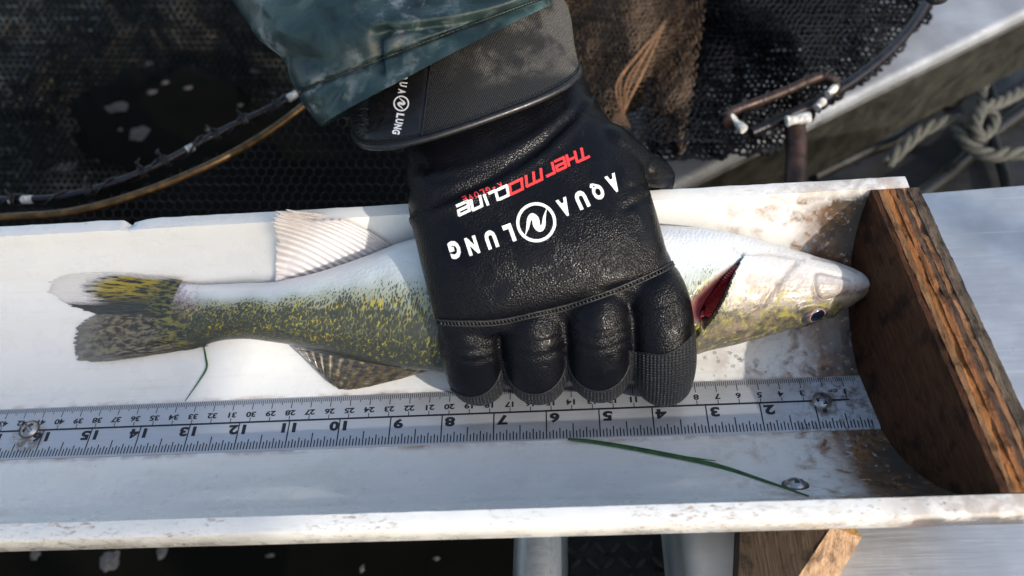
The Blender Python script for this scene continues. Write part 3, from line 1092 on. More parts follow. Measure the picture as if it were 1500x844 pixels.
    colr = M.mix(head, colr, hb)
    colr = M.mix(M.math('MULTIPLY', mouth, .45), colr, (.22, .17, .14))
    gt = M.math('ADD', M.attr('gillt')['Fac'], M.math('MULTIPLY', M.math('SUBTRACT', M.noise(1.6, 4), .5), .25))
    gc = M.ramp(gt, [(.0, (.30, .17, .15)), (.16, (.15, .055, .055)), (.36, (.035, .008, .012)), (.6, (.05, .006, .009)), (1, (.09, .008, .012))])
    colr = M.mix(gill, colr, gc)
    M.set(color=colr, rough=M.rng(M.noise(1.2, 3), .3, .7, .3, .48), coat=.16, coatr=.12, spec=.4)
    scl = M.voro(5.2, M.map(vec, scale=(1, .9, 1)), rand=.5, dims='2D')
    b1 = M.bump(scl, .5, .035)
    M.bump(M.noise(2.4, 5, .6), .25, .07, b1)
    return M.m
fb = b.build('body', m_fish(), fish, smooth=70)
for k_, arr in ATT.items():
    at_ = fb.data.attributes.new(k_, 'FLOAT', 'POINT')
    at_.data.foreach_set('value', arr.astype(np.float32))
bvh_fish = BVHTree.FromPolygons([Vector(p) for p in R3.reshape(-1, 3)], b.f)
def hit(bvh, px, py, off=0.0):
    d = ray(px, py)
    r = bvh.ray_cast(Vector(CAM), Vector(d))
    if r[0] is None:
        return None, None
    n_ = np.array(r[1])
    if np.dot(n_, d) > 0:
        n_ = -n_
    return np.array(r[0]) + n_ * off, n_

# red gill filaments in the opening
b = MB()
G = []
for i, t in enumerate(np.linspace(.10, .93, 50)):
    yq = lerp(475, 380, t)
    p0, p1 = np.array([float(interp_x(gill_back, yq)), yq]), np.array([float(interp_x(gill_edge, yq)), yq])
    row = []
    for s_ in np.linspace(.50, .98, 9):
        q = lerp(p0, p1, s_)
        h_, n_ = hit(bvh_fish, q[0] - 1, q[1], .02 + .16 * math.sin(math.pi * min(1, max(0, (s_ - .50) / .48))) + (.05 if i % 2 else 0))
        row.append(h_ if h_ is not None else at(q[0], q[1], 3.5))
    G.append(row)
b.grid(G)
Mg = Mat('wet_red_gill')
Mg.set(color=Mg.mix(Mg.noise(3, 4), (.10, .003, .006), (.27, .012, .018)), rough=.22, coat=.4)
Mg.bump(Mg.noise(7, 3), .5, .06)
b.build('gill', Mg.m, fish, smooth=40)

# eye
ec, en = hit(bvh_fish, 1192, 462)
Me = Mat('fish_eye_iris')
u_, v_, _ = Me.sep(Me.uv)
Me.set(color=Me.ramp(u_, [(0, (.004, .005, .012)), (.56, (.006, .008, .022)), (.61, (.30, .24, .20)), (.70, (.16, .07, .055)), (.86, (.07, .045, .04)), (1, (.03, .03, .03))]), rough=.05, coat=1.0, coatr=.02)
b = MB()
exv = unit(at(1212, 453, ec[2] + .1) - at(1172, 471, ec[2]))
exv = unit(exv - en * np.dot(exv, en))
eyv = np.cross(en, exv)
G, uvs = [], []
for i in range(13):
    fr = i / 12
    for_row, uvr = [], []
    for j in range(40):
        t = 2 * math.pi * j / 40
        q = ec + exv * (.72 * fr * math.cos(t)) + eyv * (.44 * fr * math.sin(t)) + en * (.24 * math.sqrt(max(0, 1 - fr * fr)) - .03)
        for_row.append(q)
        du, dv = fr * math.cos(t) * .66 - .10, fr * math.sin(t) * .40 - .07
        uvr.append((math.hypot(du, dv * 1.12) / .56, t / 6.3))
    G.append(for_row)
    uvs += uvr
b.grid(G, cv=True)
b.cap(0, 40)
b.uv = np.array(uvs)
b.build('eye', Me.m, fish, smooth=60, fix=True)

# fins: ribbed fans of two thin layers
def fan(base, tips, zb, zt, nt, ns, rays, amp, name, mat, bend=.0, ruff=0.0, thick=.035, seed=1, bow=0.0, lift=0.0):
    Bp = catmull([(*q, z) for q, z in zip(base, zb)], nt)
    Tp = catmull([(*q, z) for q, z in zip(tips, zt)], nt)
    G, G2, uv = [], [], []
    for i in range(nt):
        t = i / (nt - 1)
        row, row2 = [], []
        for j in range(ns):
            s_ = j / (ns - 1)
            q = lerp(Bp[i], Tp[i], s_)
            if bow:
                q[1] += bow * math.sin(math.pi * s_) * (1 - t)
            rg = ruff * (noise.noise(Vector((t * rays * .9, seed, 0))) + .8 * noise.noise(Vector((t * rays * 3, seed, 2)))) * s_ ** 6
            q = q + (Tp[i] - Bp[i]) * rg
            P = at(q[0], q[1], q[2])
            W_ = on_pipe(q[0], q[1])
            if W_[2] < RIM and np.linalg.norm(P - CAM) > np.linalg.norm(W_ - CAM) - .12:
                P = W_ + unit(CAM - W_) * (.12 + lift * max(0, 1 - s_ * 2.2) ** .7 * math.sin(math.pi * (.12 + .76 * t)))
            hh = amp * (math.cos(2 * math.pi * rays * t) * .5) * (.35 + .65 * min(1, 3 * (1 - s_) + .25)) + bend * math.sin(math.pi * s_)
            cdir = unit(CAM - P)
            row.append(P + cdir * hh)
            row2.append(P + cdir * (hh - thick))
            uv.append((s_, t))
        G.append(row)
        G2.append(row2)
    mb = MB()
    mb.grid(G)
    mb.grid(G2, flip=True)
    n0 = nt * ns
    for i in range(nt - 1):
        for j in (0, ns - 1):
            mb.add([], [])
            a_ = (i * ns + j, (i + 1) * ns + j, n0 + (i + 1) * ns + j, n0 + i * ns + j)
            mb.f.append(a_)
            mb.m.append(0)
    for j in range(ns - 1):
        for i in (0, nt - 1):
            mb.f.append((i * ns + j, i * ns + j + 1, n0 + i * ns + j + 1, n0 + i * ns + j))
            mb.m.append(0)
    mb.uv = np.array(uv + uv)
    return mb.build(name, mat, fish, smooth=75)

def m_fin_white():
    M = Mat('translucent_white_fin')
    s_, t_, _ = M.sep(M.uv)
    c = M.mix(M.noise(1.5, 4), (.74, .69, .665), (.66, .60, .575))
    blood = M.math('MULTIPLY', M.rng(M.noise(1.0, 4, .6, M.map(M.uv, scale=(1.3, 26, 1), loc=(.5, 5.3, 0))), .69, .73), M.rng(s_, .15, .3))
    blood = M.math('MULTIPLY', blood, M.rng(t_, .34, .30))
    c = M.mix(M.math('MULTIPLY', blood, .8), c, (.62, .06, .05))
    c = M.mix(M.rng(t_, .93, 1.0, 0, .3), c, (.6, .45, .40))
    M.set(color=c, rough=.32, coat=.3, alpha=M.rng(s_, .5, 1.0, .97, .78))
    M.bump(M.noise(1.0, 3, .5, M.map(M.uv, scale=(2, 120, 1))), .3, .03)
    return M.m
fan([(577, 361), (560, 368), (530, 379), (495, 391), (455, 402), (412, 417)],
    [(432, 309), (410, 313), (401, 326), (405, 350), (405, 385), (403, 419)],
    [3.6, 3.5, 3.4, 3.2, 3.0, 2.9], [7.1, 7.1, 6.8, 5.6, 4.2, 3.2], 190, 26, 17, .10, 'anal_fin', m_fin_white(), .15, .09, bow=-13)

def m_fin_tail(lower):
    M = Mat('lower_tail_skin' if lower else 'upper_tail_skin')
    s_, t_, _ = M.sep(M.uv)
    st_ = M.noise(1.0, 4, .65, M.map(M.uv, scale=(6, 22, 1)), dist=.3)
    st2 = M.noise(1.0, 4, .65, M.map(M.uv, scale=(13, 16, 1), loc=(3, 1, 0)), dist=.4)
    ry = M.noise(1.0, 2, .5, M.map(M.uv, scale=(1.5, 46, 1)))
    jig = M.math('MULTIPLY', M.math('SUBTRACT', st_, .5), .5)
    if lower:
        c = M.mix(M.rng(st2, .42, .60), (.040, .034, .028), (.21, .18, .11))
        c = M.mix(M.rng(M.math('ADD', s_, jig), .62, 1.0, 0, .55), c, (.27, .26, .235))
        c = M.mix(M.rng(t_, .16, .03), c, (.020, .022, .026))
        al = M.rng(s_, .6, 1.0, 1.0, .82)
    else:
        core = M.mix(M.rng(st_, .42, .54), (.016, .018, .022), (.31, .235, .02))
        core = M.mix(M.rng(M.math('ADD', t_, jig), .34, .62), core, M.mix(st2, (.010, .012, .020), (.07, .075, .055)))
        tipm = M.math('MULTIPLY', M.rng(M.math('ADD', s_, jig), .60, .76), M.rng(M.math('ADD', t_, M.math('MULTIPLY', jig, .3)), .64, .54))
        upm = M.rng(M.math('ADD', t_, M.math('MULTIPLY', jig, .2)), .10, .03)
        wm = M.math('MAXIMUM', tipm, M.math('MULTIPLY', upm, .75))
        c = M.mix(wm, core, (.74, .71, .69))
        c = M.mix(M.math('MULTIPLY', M.math('MULTIPLY', M.rng(s_, .94, 1.0), tipm), .5), c, (.40, .30, .26))
        al = M.math('SUBTRACT', 1.0, M.math('MULTIPLY', wm, .78))
    c = M.mix(M.math('MULTIPLY', M.rng(ry, .54, .70), .55), c, (.015, .015, .017)) if lower else c
    root = M.mix(M.rng(st2, .44, .58), (.020, .024, .024), (.15, .145, .05))
    c = M.mix(M.rng(M.math('ADD', s_, M.math('MULTIPLY', jig, .8)), .34, .10), c, root)
    M.set(color=c, rough=.33, coat=.35, alpha=al)
    M.bump(ry, .6, .05)
    return M.m
TB, TT = [(268, 410), (260, 424), (254, 440), (252, 455), (256, 468)], [(165, 399), (110, 401), (78, 411), (73, 424), (86, 438), (103, 447), (130, 457), (165, 466), (205, 470)]
fan(TB, TT, [2.0, 1.9, 1.8, 1.7, 1.6], [2.0, 1.9, 1.8, 1.7, 1.6, 1.5, 1.4, 1.3, 1.2], 170, 40, 15, .05, 'tail_lobe', m_fin_tail(0), .10, .05, seed=4, lift=.62)
TB, TT = [(252, 452), (258, 468), (268, 484), (282, 499), (306, 507)], [(168, 452), (138, 462), (120, 474), (111, 491), (109, 512), (119, 527), (150, 530), (195, 525), (240, 518)]
fan(TB, TT, [1.6, 1.5, 1.4, 1.35, 1.3], [1.4, 1.2, 1.0, .9, .85, .8, .9, 1.0, 1.1], 170, 40, 17, .05, 'tail_lobe', m_fin_tail(1), .08, .05, seed=5, lift=.45)

def m_fin_dark():
    M = Mat('dark_spotted_fin')
    s_, t_, _ = M.sep(M.uv)
    n1 = M.noise(1.0, 4, .6, M.map(M.uv, scale=(9, 14, 1)))
    rays_ = M.noise(1.0, 2, .5, M.map(M.uv, scale=(3, 60, 1)))
    c = M.ramp(n1, [(.36, (.020, .015, .010)), (.50, (.060, .045, .026)), (.60, (.13, .10, .045)), (.72, (.30, .26, .20))])
    c = M.mix(M.math('MULTIPLY', M.rng(t_, .22, .0), M.rng(n1, .44, .56)), c, (.52, .49, .44))
    c = M.mix(M.math('MULTIPLY', M.rng(rays_, .5, .7), .5), c, (.03, .02, .015))
    M.set(color=c, rough=.32, coat=.4, alpha=.96)
    M.bump(rays_, .6, .04)
    return M.m
fan([(430, 507), (470, 518), (520, 528), (570, 537), (628, 543)],
    [(446, 524), (470, 548), (490, 566), (512, 571), (560, 562), (616, 547)],
    [1.5, 1.5, 1.5, 1.5, 1.5], [1.0, .7, .5, .45, .6, 1.1], 130, 24, 13, .10, 'dorsal_fin', m_fin_dark(), .05, .03, seed=9)

# ================================================================== the person's arm: glove, wrist strap, sleeve
person = thing('person', 'gloved hand and teal jacket sleeve pressing the fish down into the trough', 'person', at(735, 190, 9))

def section(Lp, Rp, zl, zr, h, tilt, e=2.3, n=56, hb=None):
    A_, B_ = at(*Lp, zl), at(*Rp, zr)
    c = (A_ + B_) / 2
    a = (B_ - A_) / 2
    nn = unit(CAM - c)                     # the back of the section faces up and towards the near side, leaning by tilt
    nn = unit(nn - a * np.dot(nn, a) / np.dot(a, a))
    dn = np.cross(nn, unit(a))
    if dn[1] > 0:
        dn = -dn
    nn = nn * math.cos(math.radians(tilt)) + dn * math.sin(math.radians(tilt))
    out = []
    for k in range(n):
        t = 2 * math.pi * k / n
        ct, s_ = math.cos(t), math.sin(t)
        hh = h if s_ > 0 else (hb or h)
        out.append(c + a * math.copysign(abs(ct) ** (2 / e), ct) + nn * hh * math.copysign(abs(s_) ** (2 / e), s_))
    return np.array(out)
def tube_from(stations, m, e=2.3, n=56, disp=None):
    P = catmull([[*q[0], *q[1], q[2], q[3], q[4], q[5]] for q in stations], m)
    G = [section(p[0:2], p[2:4], p[4], p[5], p[6], p[7], e, n) for p in P]
    G = np.array(G)
    if disp is not None:
        cc = G.mean(1, keepdims=True)
        nr = G - cc
        nr /= np.linalg.norm(nr, axis=2, keepdims=True)
        for i in range(len(G)):
            for j in range(n):
                G[i, j] += nr[i, j] * disp(i / (m - 1), j / n, G[i, j])
    return G
# --- glove
hb_ = MB()
gst = [((578, 130), (815, 20), 10.4, 10.4, 2.5, 18), ((586, 180), (838, 80), 9.9, 9.9, 2.45, 17), ((596, 235), (860, 132), 9.3, 9.2, 2.4, 14), ((597, 275), (893, 180), 8.8, 8.6, 2.35, 10),
       ((599, 310), (932, 230), 8.2, 7.9, 2.3, 4), ((609, 355), (955, 295), 7.4, 7.2, 2.25, 0), ((622, 410), (969, 345), 6.6, 6.5, 2.15, -5),
       ((634, 455), (980, 385), 5.8, 5.8, 2.0, -9), ((642, 482), (986, 412), 5.3, 5.3, 1.75, -9), ((655, 508), (985, 442), 4.6, 4.6, 1.2, -9)]
G = tube_from(gst, 60, 2.5)
o0 = len(hb_.v)
hb_.grid(G, cv=True)
hb_.cap(0, 56)
hb_.cap(59 * 56, 56, flip=True)
def finger(mb, pts, m=22):
    P = catmull([[*at(q[0], q[1], q[2]), q[3]] for q in pts], m)
    pa_, ra = P[:, :3], P[:, 3]
    # rounded ends
    d0, d1 = unit(pa_[0] - pa_[1]), unit(pa_[-1] - pa_[-2])
    pre = [(pa_[0] + d0 * ra[0] * math.sin(x), ra[0] * math.cos(x)) for x in np.linspace(1.5, .3, 5)]
    post = [(pa_[-1] + d1 * ra[-1] * math.sin(x), ra[-1] * math.cos(x)) for x in np.linspace(.3, 1.5, 5)]
    mb.tube([q[0] for q in pre] + list(pa_) + [q[0] for q in post], [q[1] for q in pre] + list(ra) + [q[1] for q in post], 22)
FING = [
    [(684, 455, 5.0, 1.34), (689, 490, 4.4, 1.50), (693, 525, 3.3, 1.47), (701, 553, 2.2, 1.39), (712, 552, 1.3, 1.05), (716, 520, .9, .95)],
    [(776, 440, 5.3, 1.34), (782, 480, 4.8, 1.50), (784, 520, 3.6, 1.49), (788, 550, 2.3, 1.44), (794, 548, 1.4, 1.1), (796, 515, 1.0, .95)],
    [(862, 415, 5.6, 1.34), (874, 465, 5.1, 1.50), (878, 512, 3.8, 1.49), (879, 545, 2.4, 1.46), (882, 546, 1.5, 1.15), (886, 510, 1.0, 1.0)],
    [(945, 395, 5.6, 1.32), (962, 440, 5.1, 1.48), (970, 492, 4.0, 1.50), (973, 530, 2.9, 1.48), (972, 553, 2.0, 1.39)]]
for f in FING:
    finger(hb_, f)
finger(hb_, [(890, 222, 8.2, 1.35), (922, 240, 7.6, 1.1), (950, 251, 7.0, .82), (968, 258, 6.3, .68), (966, 272, 5.2, .66), (950, 300, 3.8, .75)])
# voxel union -> one continuous skin
tmp = hb_.build('tmp', [MT['neo']], smooth=0)
md = tmp.modifiers.new('r', 'REMESH')
md.mode = 'VOXEL'
md.voxel_size = .12 * S
md2 = tmp.modifiers.new('s', 'SMOOTH')
md2.factor = .5
md2.iterations = 5
dg = bpy.context.evaluated_depsgraph_get()
dg.update()
gme = bpy.data.meshes.new_from_object(tmp.evaluated_get(dg))
bpy.data.objects.remove(tmp)
gv = np.empty(len(gme.vertices) * 3)
gme.vertices.foreach_get('co', gv)
gv = gv.reshape(-1, 3) / S
gn = np.empty(len(gme.vertices) * 3)
gme.vertices.foreach_get('normal', gn)
gn = gn.reshape(-1, 3)
gf = [tuple(p.vertices) for p in gme.polygons]
gp = pix(gv)
facing = (gn * (CAM - gv)).sum(1) > 0
def curve_side(curve, P):
    cu = catmull(curve, 80)
    d2 = ((P[:, None, :] - cu[None]) ** 2).sum(-1)
    k = d2.argmin(1)
    tn = np.gradient(cu, axis=0)[k]
    df = P - cu[k]
    sgn = np.sign(tn[:, 0] * df[:, 1] - tn[:, 1] * df[:, 0])
    return np.sqrt(d2.min(1)) * sgn, k
SEAM = [(632, 468), (680, 470), (730, 468), (780, 458), (830, 446), (880, 430), (930, 410), (975, 390), (988, 380)]
d_, k_ = curve_side(SEAM, gp)
disp = np.where(facing, -.08 * np.exp(-((d_ - 3) / 7.0) ** 2), 0)
# welt where the cuff meets the back of the hand
WELT = [(606, 318), (660, 298), (720, 268), (790, 225), (840, 180), (864, 148)]
d_, k_ = curve_side(WELT, gp)
disp += np.where(facing, .10 * np.exp(-((d_ - 4) / 8.0) ** 2) - .10 * np.exp(-((d_ + 9) / 8.0) ** 2), 0)
for cu, wd, a_ in [([(600, 262), (690, 246), (790, 195), (858, 145)], 9, .10), ([(640, 286), (730, 262), (800, 215)], 8, -.06),
                   ([(985, 262), (955, 266), (925, 275)], 5, -.10), ([(960, 282), (940, 292), (915, 305)], 6, -.09), ([(962, 228), (950, 250), (952, 275)], 5, -.08),
                   ([(900, 240), (915, 300), (950, 370)], 14, -.06), ([(640, 330), (660, 400), (690, 455)], 16, -.03),
                   ([(620, 240), (640, 262), (720, 242)], 7, -.05),
                   ([(648, 505), (685, 514), (728, 508)], 3.5, -.045), ([(652, 520), (690, 530), (728, 522)], 3.5, -.035), ([(742, 492), (785, 502), (826, 492)], 3.5, -.045),
                   ([(742, 512), (786, 523), (828, 510)], 3.5, -.035), ([(838, 470), (878, 482), (918, 468)], 3.5, -.05), ([(838, 486), (878, 498), (920, 484)], 3.5, -.045),
                   ([(838, 502), (878, 514), (920, 500)], 3.5, -.04), ([(928, 440), (965, 450), (1000, 436)], 3.5, -.045), ([(930, 458), (968, 469), (1006, 454)], 3.5, -.04)]:
    d_, k_ = curve_side(cu, gp)
    disp += np.where(facing, a_ * np.exp(-(d_ / wd) ** 2), 0)
gv = gv + gn * disp[:, None]
bvh_glove = BVHTree.FromPolygons([Vector(p) for p in gv], gf)
b = MB()
fc = np.array([gv[list(f)].mean(0) for f in gf])
fn = np.array([gn[list(f)].mean(0) for f in gf])
fpx = pix(fc)
knit = np.zeros(len(gf), bool)
d_, k_ = curve_side([(900, 515), (925, 514), (968, 521), (1000, 505), (1022, 480)], fpx)
knit |= (fpx[:, 0] > 921) & (d_ > 0) & (fpx[:, 1] > 478)
for cx, cy, rx, ry in [(690, 530, 45, 52), (783, 526, 46, 52), (877, 521, 46, 52)]:
    low = (np.abs(fpx[:, 0] - cx) < 50) & (fpx[:, 1] > cy) & ((((fpx[:, 0] - cx) / rx) ** 2 + ((fpx[:, 1] - cy) / ry) ** 2) > 1.0)
    knit |= low
knit |= (fn[:, 2] < -.45) & (fc[:, 2] < 5) & (fpx[:, 1] > 470)
b.v = [tuple(p) for p in gv]
b.f = gf
b.m = [int(q) for q in knit]
glove = b.build('glove', [MT['neo'], MT['knit']], person, smooth=80, fix=False)

# seam cord: beads of stitching along the knuckle line
def on_glove(px, py, off=.02):
    h_, n_ = hit(bvh_glove, px, py, off)
    return h_
b = MB()
cu = catmull(SEAM, 150)
pth = [on_glove(*q, .035) for q in cu]
pth = [p for p in pth if p is not None]
b.tube(pth, .055, 8)
cu2 = cu + np.array([1.0, 7.0])
pth2 = [p for p in (on_glove(*q, .03) for q in cu2) if p is not None]
b.tube(pth2, .045, 8)
rr = 0
for i in range(0, min(len(pth), len(pth2)) - 1, 2):
    p, q = pth[i], pth2[min(i + 1, len(pth2) - 1)]
    n_ = unit(CAM - p)
    b.tube([p, lerp(p, q, .5) + n_ * .05, q], .035, 6)
b.build('knuckle_seam', MT['thread'], glove)
# piped rims between neoprene and knit
b = MB()
for curve in [[(924, 514), (945, 517), (968, 520), (990, 512), (1010, 496)]]:
    p_ = [p for p in (on_glove(*q, .02) for q in catmull(curve, 40)) if p is not None]
    b.tube(p_, .05, 8)
for cx, cy, rx, ry in [(690, 530, 45, 52), (783, 526, 46, 52), (877, 521, 46, 52)]:
    p_ = [p for p in (on_glove(cx + rx * math.cos(a), cy + ry * math.sin(a), .01) for a in np.linspace(.25, math.pi - .25, 40)) if p is not None]
    if len(p_) > 4:
        b.tube(p_, .045, 8)
b.build('fingertip_piping', MT['thread'], glove)

# printing
def project(mb, V, F, c, xd, yd, bvh, off):
    pts = []
    for q in V:
        s_ = np.array(c) + np.array(xd) * q[0] + np.array(yd) * q[1]
        h_, n_ = hit(bvh, s_[0], s_[1], off)
        if h_ is None:
            return
        pts.append(h_)
    mb.add(pts, F)
def subdiv(V, F, n=1):
    bm = bmesh.new()
    vs_ = [bm.verts.new((*q, 0)) for q in V]
    for f in F:
        try:
            bm.faces.new([vs_[i] for i in f])
        except ValueError:
            pass
    bmesh.ops.triangulate(bm, faces=bm.faces)
    for _ in range(n):
        bmesh.ops.subdivide_edges(bm, edges=[e for e in bm.edges if e.calc_length() > .25], cuts=1)
        bmesh.ops.triangulate(bm, faces=bm.faces)
    bm.verts.index_update()
    V2 = np.array([v.co[:2] for v in bm.verts])
    F2 = [tuple(v.index for v in f.verts) for f in bm.faces]
    bm.free()
    return V2, F2
def letter(ch, c, ang, wd, ht, mat, bvh, parent, bold=.05, off=.03, shear=0.0):
    """ang: direction the text reads in, degrees on the photo (x right, y down)"""
    V, F, asp = glyph(ch, bold)
    V, F = subdiv(V, F, 2)
    V = V.copy()
    V[:, 0] += shear * V[:, 1]
    a = math.radians(ang)
    xd = np.array([math.cos(a), math.sin(a)])
    yd = np.array([math.sin(a), -math.cos(a)])
    mb = MB()
    project(mb, V, F, c, xd * wd, yd * ht, bvh, off)
    if mb.v:
        mb.build('letter', mat, parent, smooth=0, fix=False)
for ch, c, ang in [('A', (898, 269), 155), ('Q', (875, 280), 155), ('U', (852, 293), 155), ('A', (826.5, 304), 157),
                   ('L', (746, 342), 160), ('U', (719.5, 351), 161), ('N', (692, 360), 162), ('G', (666.5, 366), 163)]:
    letter(ch, c, ang, 16.5 if ch != 'L' else 13.5, 27, MT['white_print'], bvh_glove, glove, .06)
def stroke_mesh(mb, pts, wd, bvh, off):
    P = np.asarray(pts, float)
    T = np.gradient(P, axis=0)
    T /= np.linalg.norm(T, axis=1, keepdims=True) + 1e-9
    N_ = np.c_[-T[:, 1], T[:, 0]]
    wd = np.broadcast_to(wd, (len(P),))
    G = []
    for p, n_, w_ in zip(P, N_, wd):
        row = []
        for s_ in (-.5, 0, .5):
            q = p + n_ * w_ * s_
            h_, _ = hit(bvh, q[0], q[1], off)
            if h_ is None:
                return
            row.append(h_)
        G.append(row)
    mb.grid(G)
def roundel(c, r, ang, bvh, parent, wd, off=.03):
    mb = MB()
    a = math.radians(ang)
    xd, yd = np.array([math.cos(a), math.sin(a)]), np.array([math.sin(a), -math.cos(a)])
    th = np.linspace(0, 2 * math.pi, 73)
    stroke_mesh(mb, [np.array(c) + r * (xd * math.cos(t) + yd * math.sin(t)) for t in th], wd, bvh, off)
    zz = catmull([(-.84, -.50), (-.55, -.12), (-.30, .32), (-.06, .44), (.04, .18), (-.02, -.18), (.10, -.42), (.34, -.26), (.58, .12), (.86, .46)], 60)
    wz = np.interp(np.linspace(0, 1, 60), [0, .12, .28, .42, .5, .58, .72, .88, 1], [.02, .15, .26, .36, .40, .36, .26, .15, .02]) * r
    stroke_mesh(mb, [np.array(c) + r * .96 * (xd * q[0] + yd * q[1]) for q in zz], wz, bvh, off)
    if mb.v:
        mb.build('emblem', MT['white_print'], parent, smooth=0, fix=False)
roundel((785.5, 326), 27, 158, bvh_glove, glove, 4.4)
# angular word on the back of the hand
SK = {'T': [[(-.5, .5), (.5, .5)], [(0, .5), (0, -.5)]],
      'H': [[(-.45, .5), (-.45, -.5)], [(.45, .5), (.45, -.5)], [(-.45, 0), (.45, 0)]],
      'e': [[(-.45, .02), (.45, .02), (.45, .45), (-.45, .45), (-.45, -.45), (.5, -.45)]],
      'r': [[(-.45, -.5), (-.45, .45), (.5, .45)]],
      'm': [[(-.5, -.5), (-.5, .45), (.5, .45), (.5, -.5)], [(0, .45), (0, -.5)]],
      'o': [[(-.45, -.45), (-.45, .45), (.45, .45), (.45, -.45), (-.5, -.45)]],
      'c': [[(.5, .45), (-.45, .45), (-.45, -.45), (.5, -.45)]],
      'L': [[(-.45, .5), (-.45, -.45), (.5, -.45)]],
      'i': [[(0, .5), (0, -.5)]],
      'n': [[(-.45, -.5), (-.45, .45), (.45, .45), (.45, -.5)]]}
for ch, c, wd, mt in [('T', (853, 226), 18, 'r'), ('H', (837.5, 233), 14.5, 'r'), ('e', (821, 241), 15, 'r'), ('r', (805, 249), 13.5, 'r'), ('m', (782, 261), 24, 'r'), ('o', (756, 274), 21, 'r'),
                      ('c', (737.5, 282), 15, 'w'), ('L', (723, 288), 11, 'w'), ('i', (712, 293), 5, 'w'), ('n', (698, 298), 16, 'w'), ('e', (679, 305), 18, 'w')]:
    a = math.radians(155)
    xd, yd = np.array([math.cos(a), math.sin(a)]), np.array([math.sin(a), -math.cos(a)])
    mb = MB()
    for pl in SK[ch]:
        for p, q in zip(pl[:-1], pl[1:]):
            p, q = np.array(p, float), np.array(q, float)
            m_ = lambda s_: np.array(c) + xd * wd * (s_[0] + .22 * s_[1]) + yd * 15.5 * s_[1]
            ee = (q - p) / np.linalg.norm(q - p) * .07
            stroke_mesh(mb, [m_(lerp(p - ee, q + ee, t)) for t in np.linspace(0, 1, 5)], 4.1, bvh_glove, .030 + random.random() * .004)
    if mb.v:
        mb.build('letter', MT['red_print' if mt == 'r' else 'white_print'], glove, smooth=0, fix=False)
for i, ch in enumerate('K-GLOVE'):
    c = lerp(np.array([732, 272.]), np.array([681, 292.]), i / 6)
    letter(ch, c, 158, 6.4 if ch != '-' else 4, 8.5 if ch != '-' else 1.8, MT['red_print'], bvh_glove, glove, .015)

# --- wrist strap
def strap_disp(u, t, p):
    return .05 * nz(p, .7, 6)
sst = [((560, 40), (775, -90), 12.4, 12.4, 2.7, 14), ((545, 95), (800, -30), 11.7, 11.7, 2.85, 16), ((524, 140), (822, 10), 11.1, 11.1, 2.95, 18),
       ((513, 172), (834, 60), 10.7, 10.7, 3.0, 20), ((521, 202), (840, 92), 10.4, 10.4, 3.0, 21)]
G = tube_from(sst, 40, 2.7, 90, strap_disp)
inner = G[-1] * .93 + G[-1].mean(0) * .07
G2 = np.concatenate([G, (G[-1] * .97 + G[-1].mean(0) * .03)[None], inner[None], (inner + (G[-3] - G[-1]) * 2)[None]])
b = MB()
b.grid(G2, cv=True)
strap = b.build('wrist_strap', MT['strap'], person, smooth=60)
bvh_strap = BVHTree.FromPolygons([Vector(p) for p in G2.reshape(-1, 3)], b.f)
b = MB()
ring = list(G[-1]) + [G[-1][0]]
b.tube([p for p in ring], .17, 10, caps=False)
b.build('edge_binding', MT['rubber'], strap)
b = MB()
ring2 = G[-4] + (G[-4] - G[-4].mean(0)) * .006
for k in range(0, 90):
    p, q = ring2[k], ring2[(k + 1) % 90]
    for s0_ in (0.05, .55):
        b.tube([lerp(p, q, s0_), lerp(p, q, s0_ + .2) * 1, lerp(p, q, s0_ + .36)], .028, 5)
b.build('stitching', MT['thread'], strap)
def patch_on(bvh, quad, nu, nv, off, name, mat, parent, edge=.035):
    A_, B_, C_, D_ = [np.array(q, float) for q in quad]
    G = []
    for i in range(nu):
        row = []
        for j in range(nv):
            q = lerp(lerp(A_, B_, i / (nu - 1)), lerp(D_, C_, i / (nu - 1)), j / (nv - 1))
            e_ = i in (0, nu - 1) or j in (0, nv - 1)
            h_, n_ = hit(bvh, q[0], q[1], off - (edge if e_ else 0))
            if h_ is None:
                return None, None
            row.append(h_)
        G.append(row)
    mb = MB()
    mb.grid(G)
    o = mb.build(name, mat, parent, smooth=50)
    return o, BVHTree.FromPolygons([Vector(p) for r in G for p in r], mb.f)
pt, bvh_patch = patch_on(bvh_strap, [(545, 105), (633, 62), (617, 197), (534, 204)], 22, 22, .05, 'logo_patch', MT['patch'], strap)
if pt is not None:
    for ch, c in [('A', (593, 102)), ('Q', (592, 113)), ('U', (591, 124)), ('A', (589, 134.5)), ('L', (586.4, 170)), ('U', (585, 178)), ('N', (583, 186)), ('G', (580.5, 193.5))]:
        letter(ch, c, 99, 7.0, 11.5, MT['white_print'], bvh_patch, strap, .05, .02)
    roundel((588, 152), 10.5, 99, bvh_patch, strap, 2.2, .02)
b = MB()
p_ = [p for p in (hit(bvh_strap, *q, .05)[0] for q in catmull([(636, 58), (628, 120), (618, 200)], 30)) if p is not None]
b.tube(p_, .06, 8)
b.build('patch_ridge', MT['rubber'], strap)
# worn fringe of hook tape at the strap corner
G = []
for k in range(60):
    row = []
    for m_ in range(6):
        q = (519 + m_ * 4.5 + 4 * noise.noise(Vector((k * .9, m_ * .2, 0))) * (m_ == 5), 160 + k * .62)
        h_, n_ = hit(bvh_strap, *q, .05 + .09 * abs(noise.noise(Vector((k * .7, m_ * 1.3, 3)))))
        row.append(h_ if h_ is not None else (row[-1] if row else np.array(G[-1][0] if G else G2[0][0])))
    G.append(row)
b = MB()
b.grid(G)
b.build('hook_tab', MT['rubber'], strap)

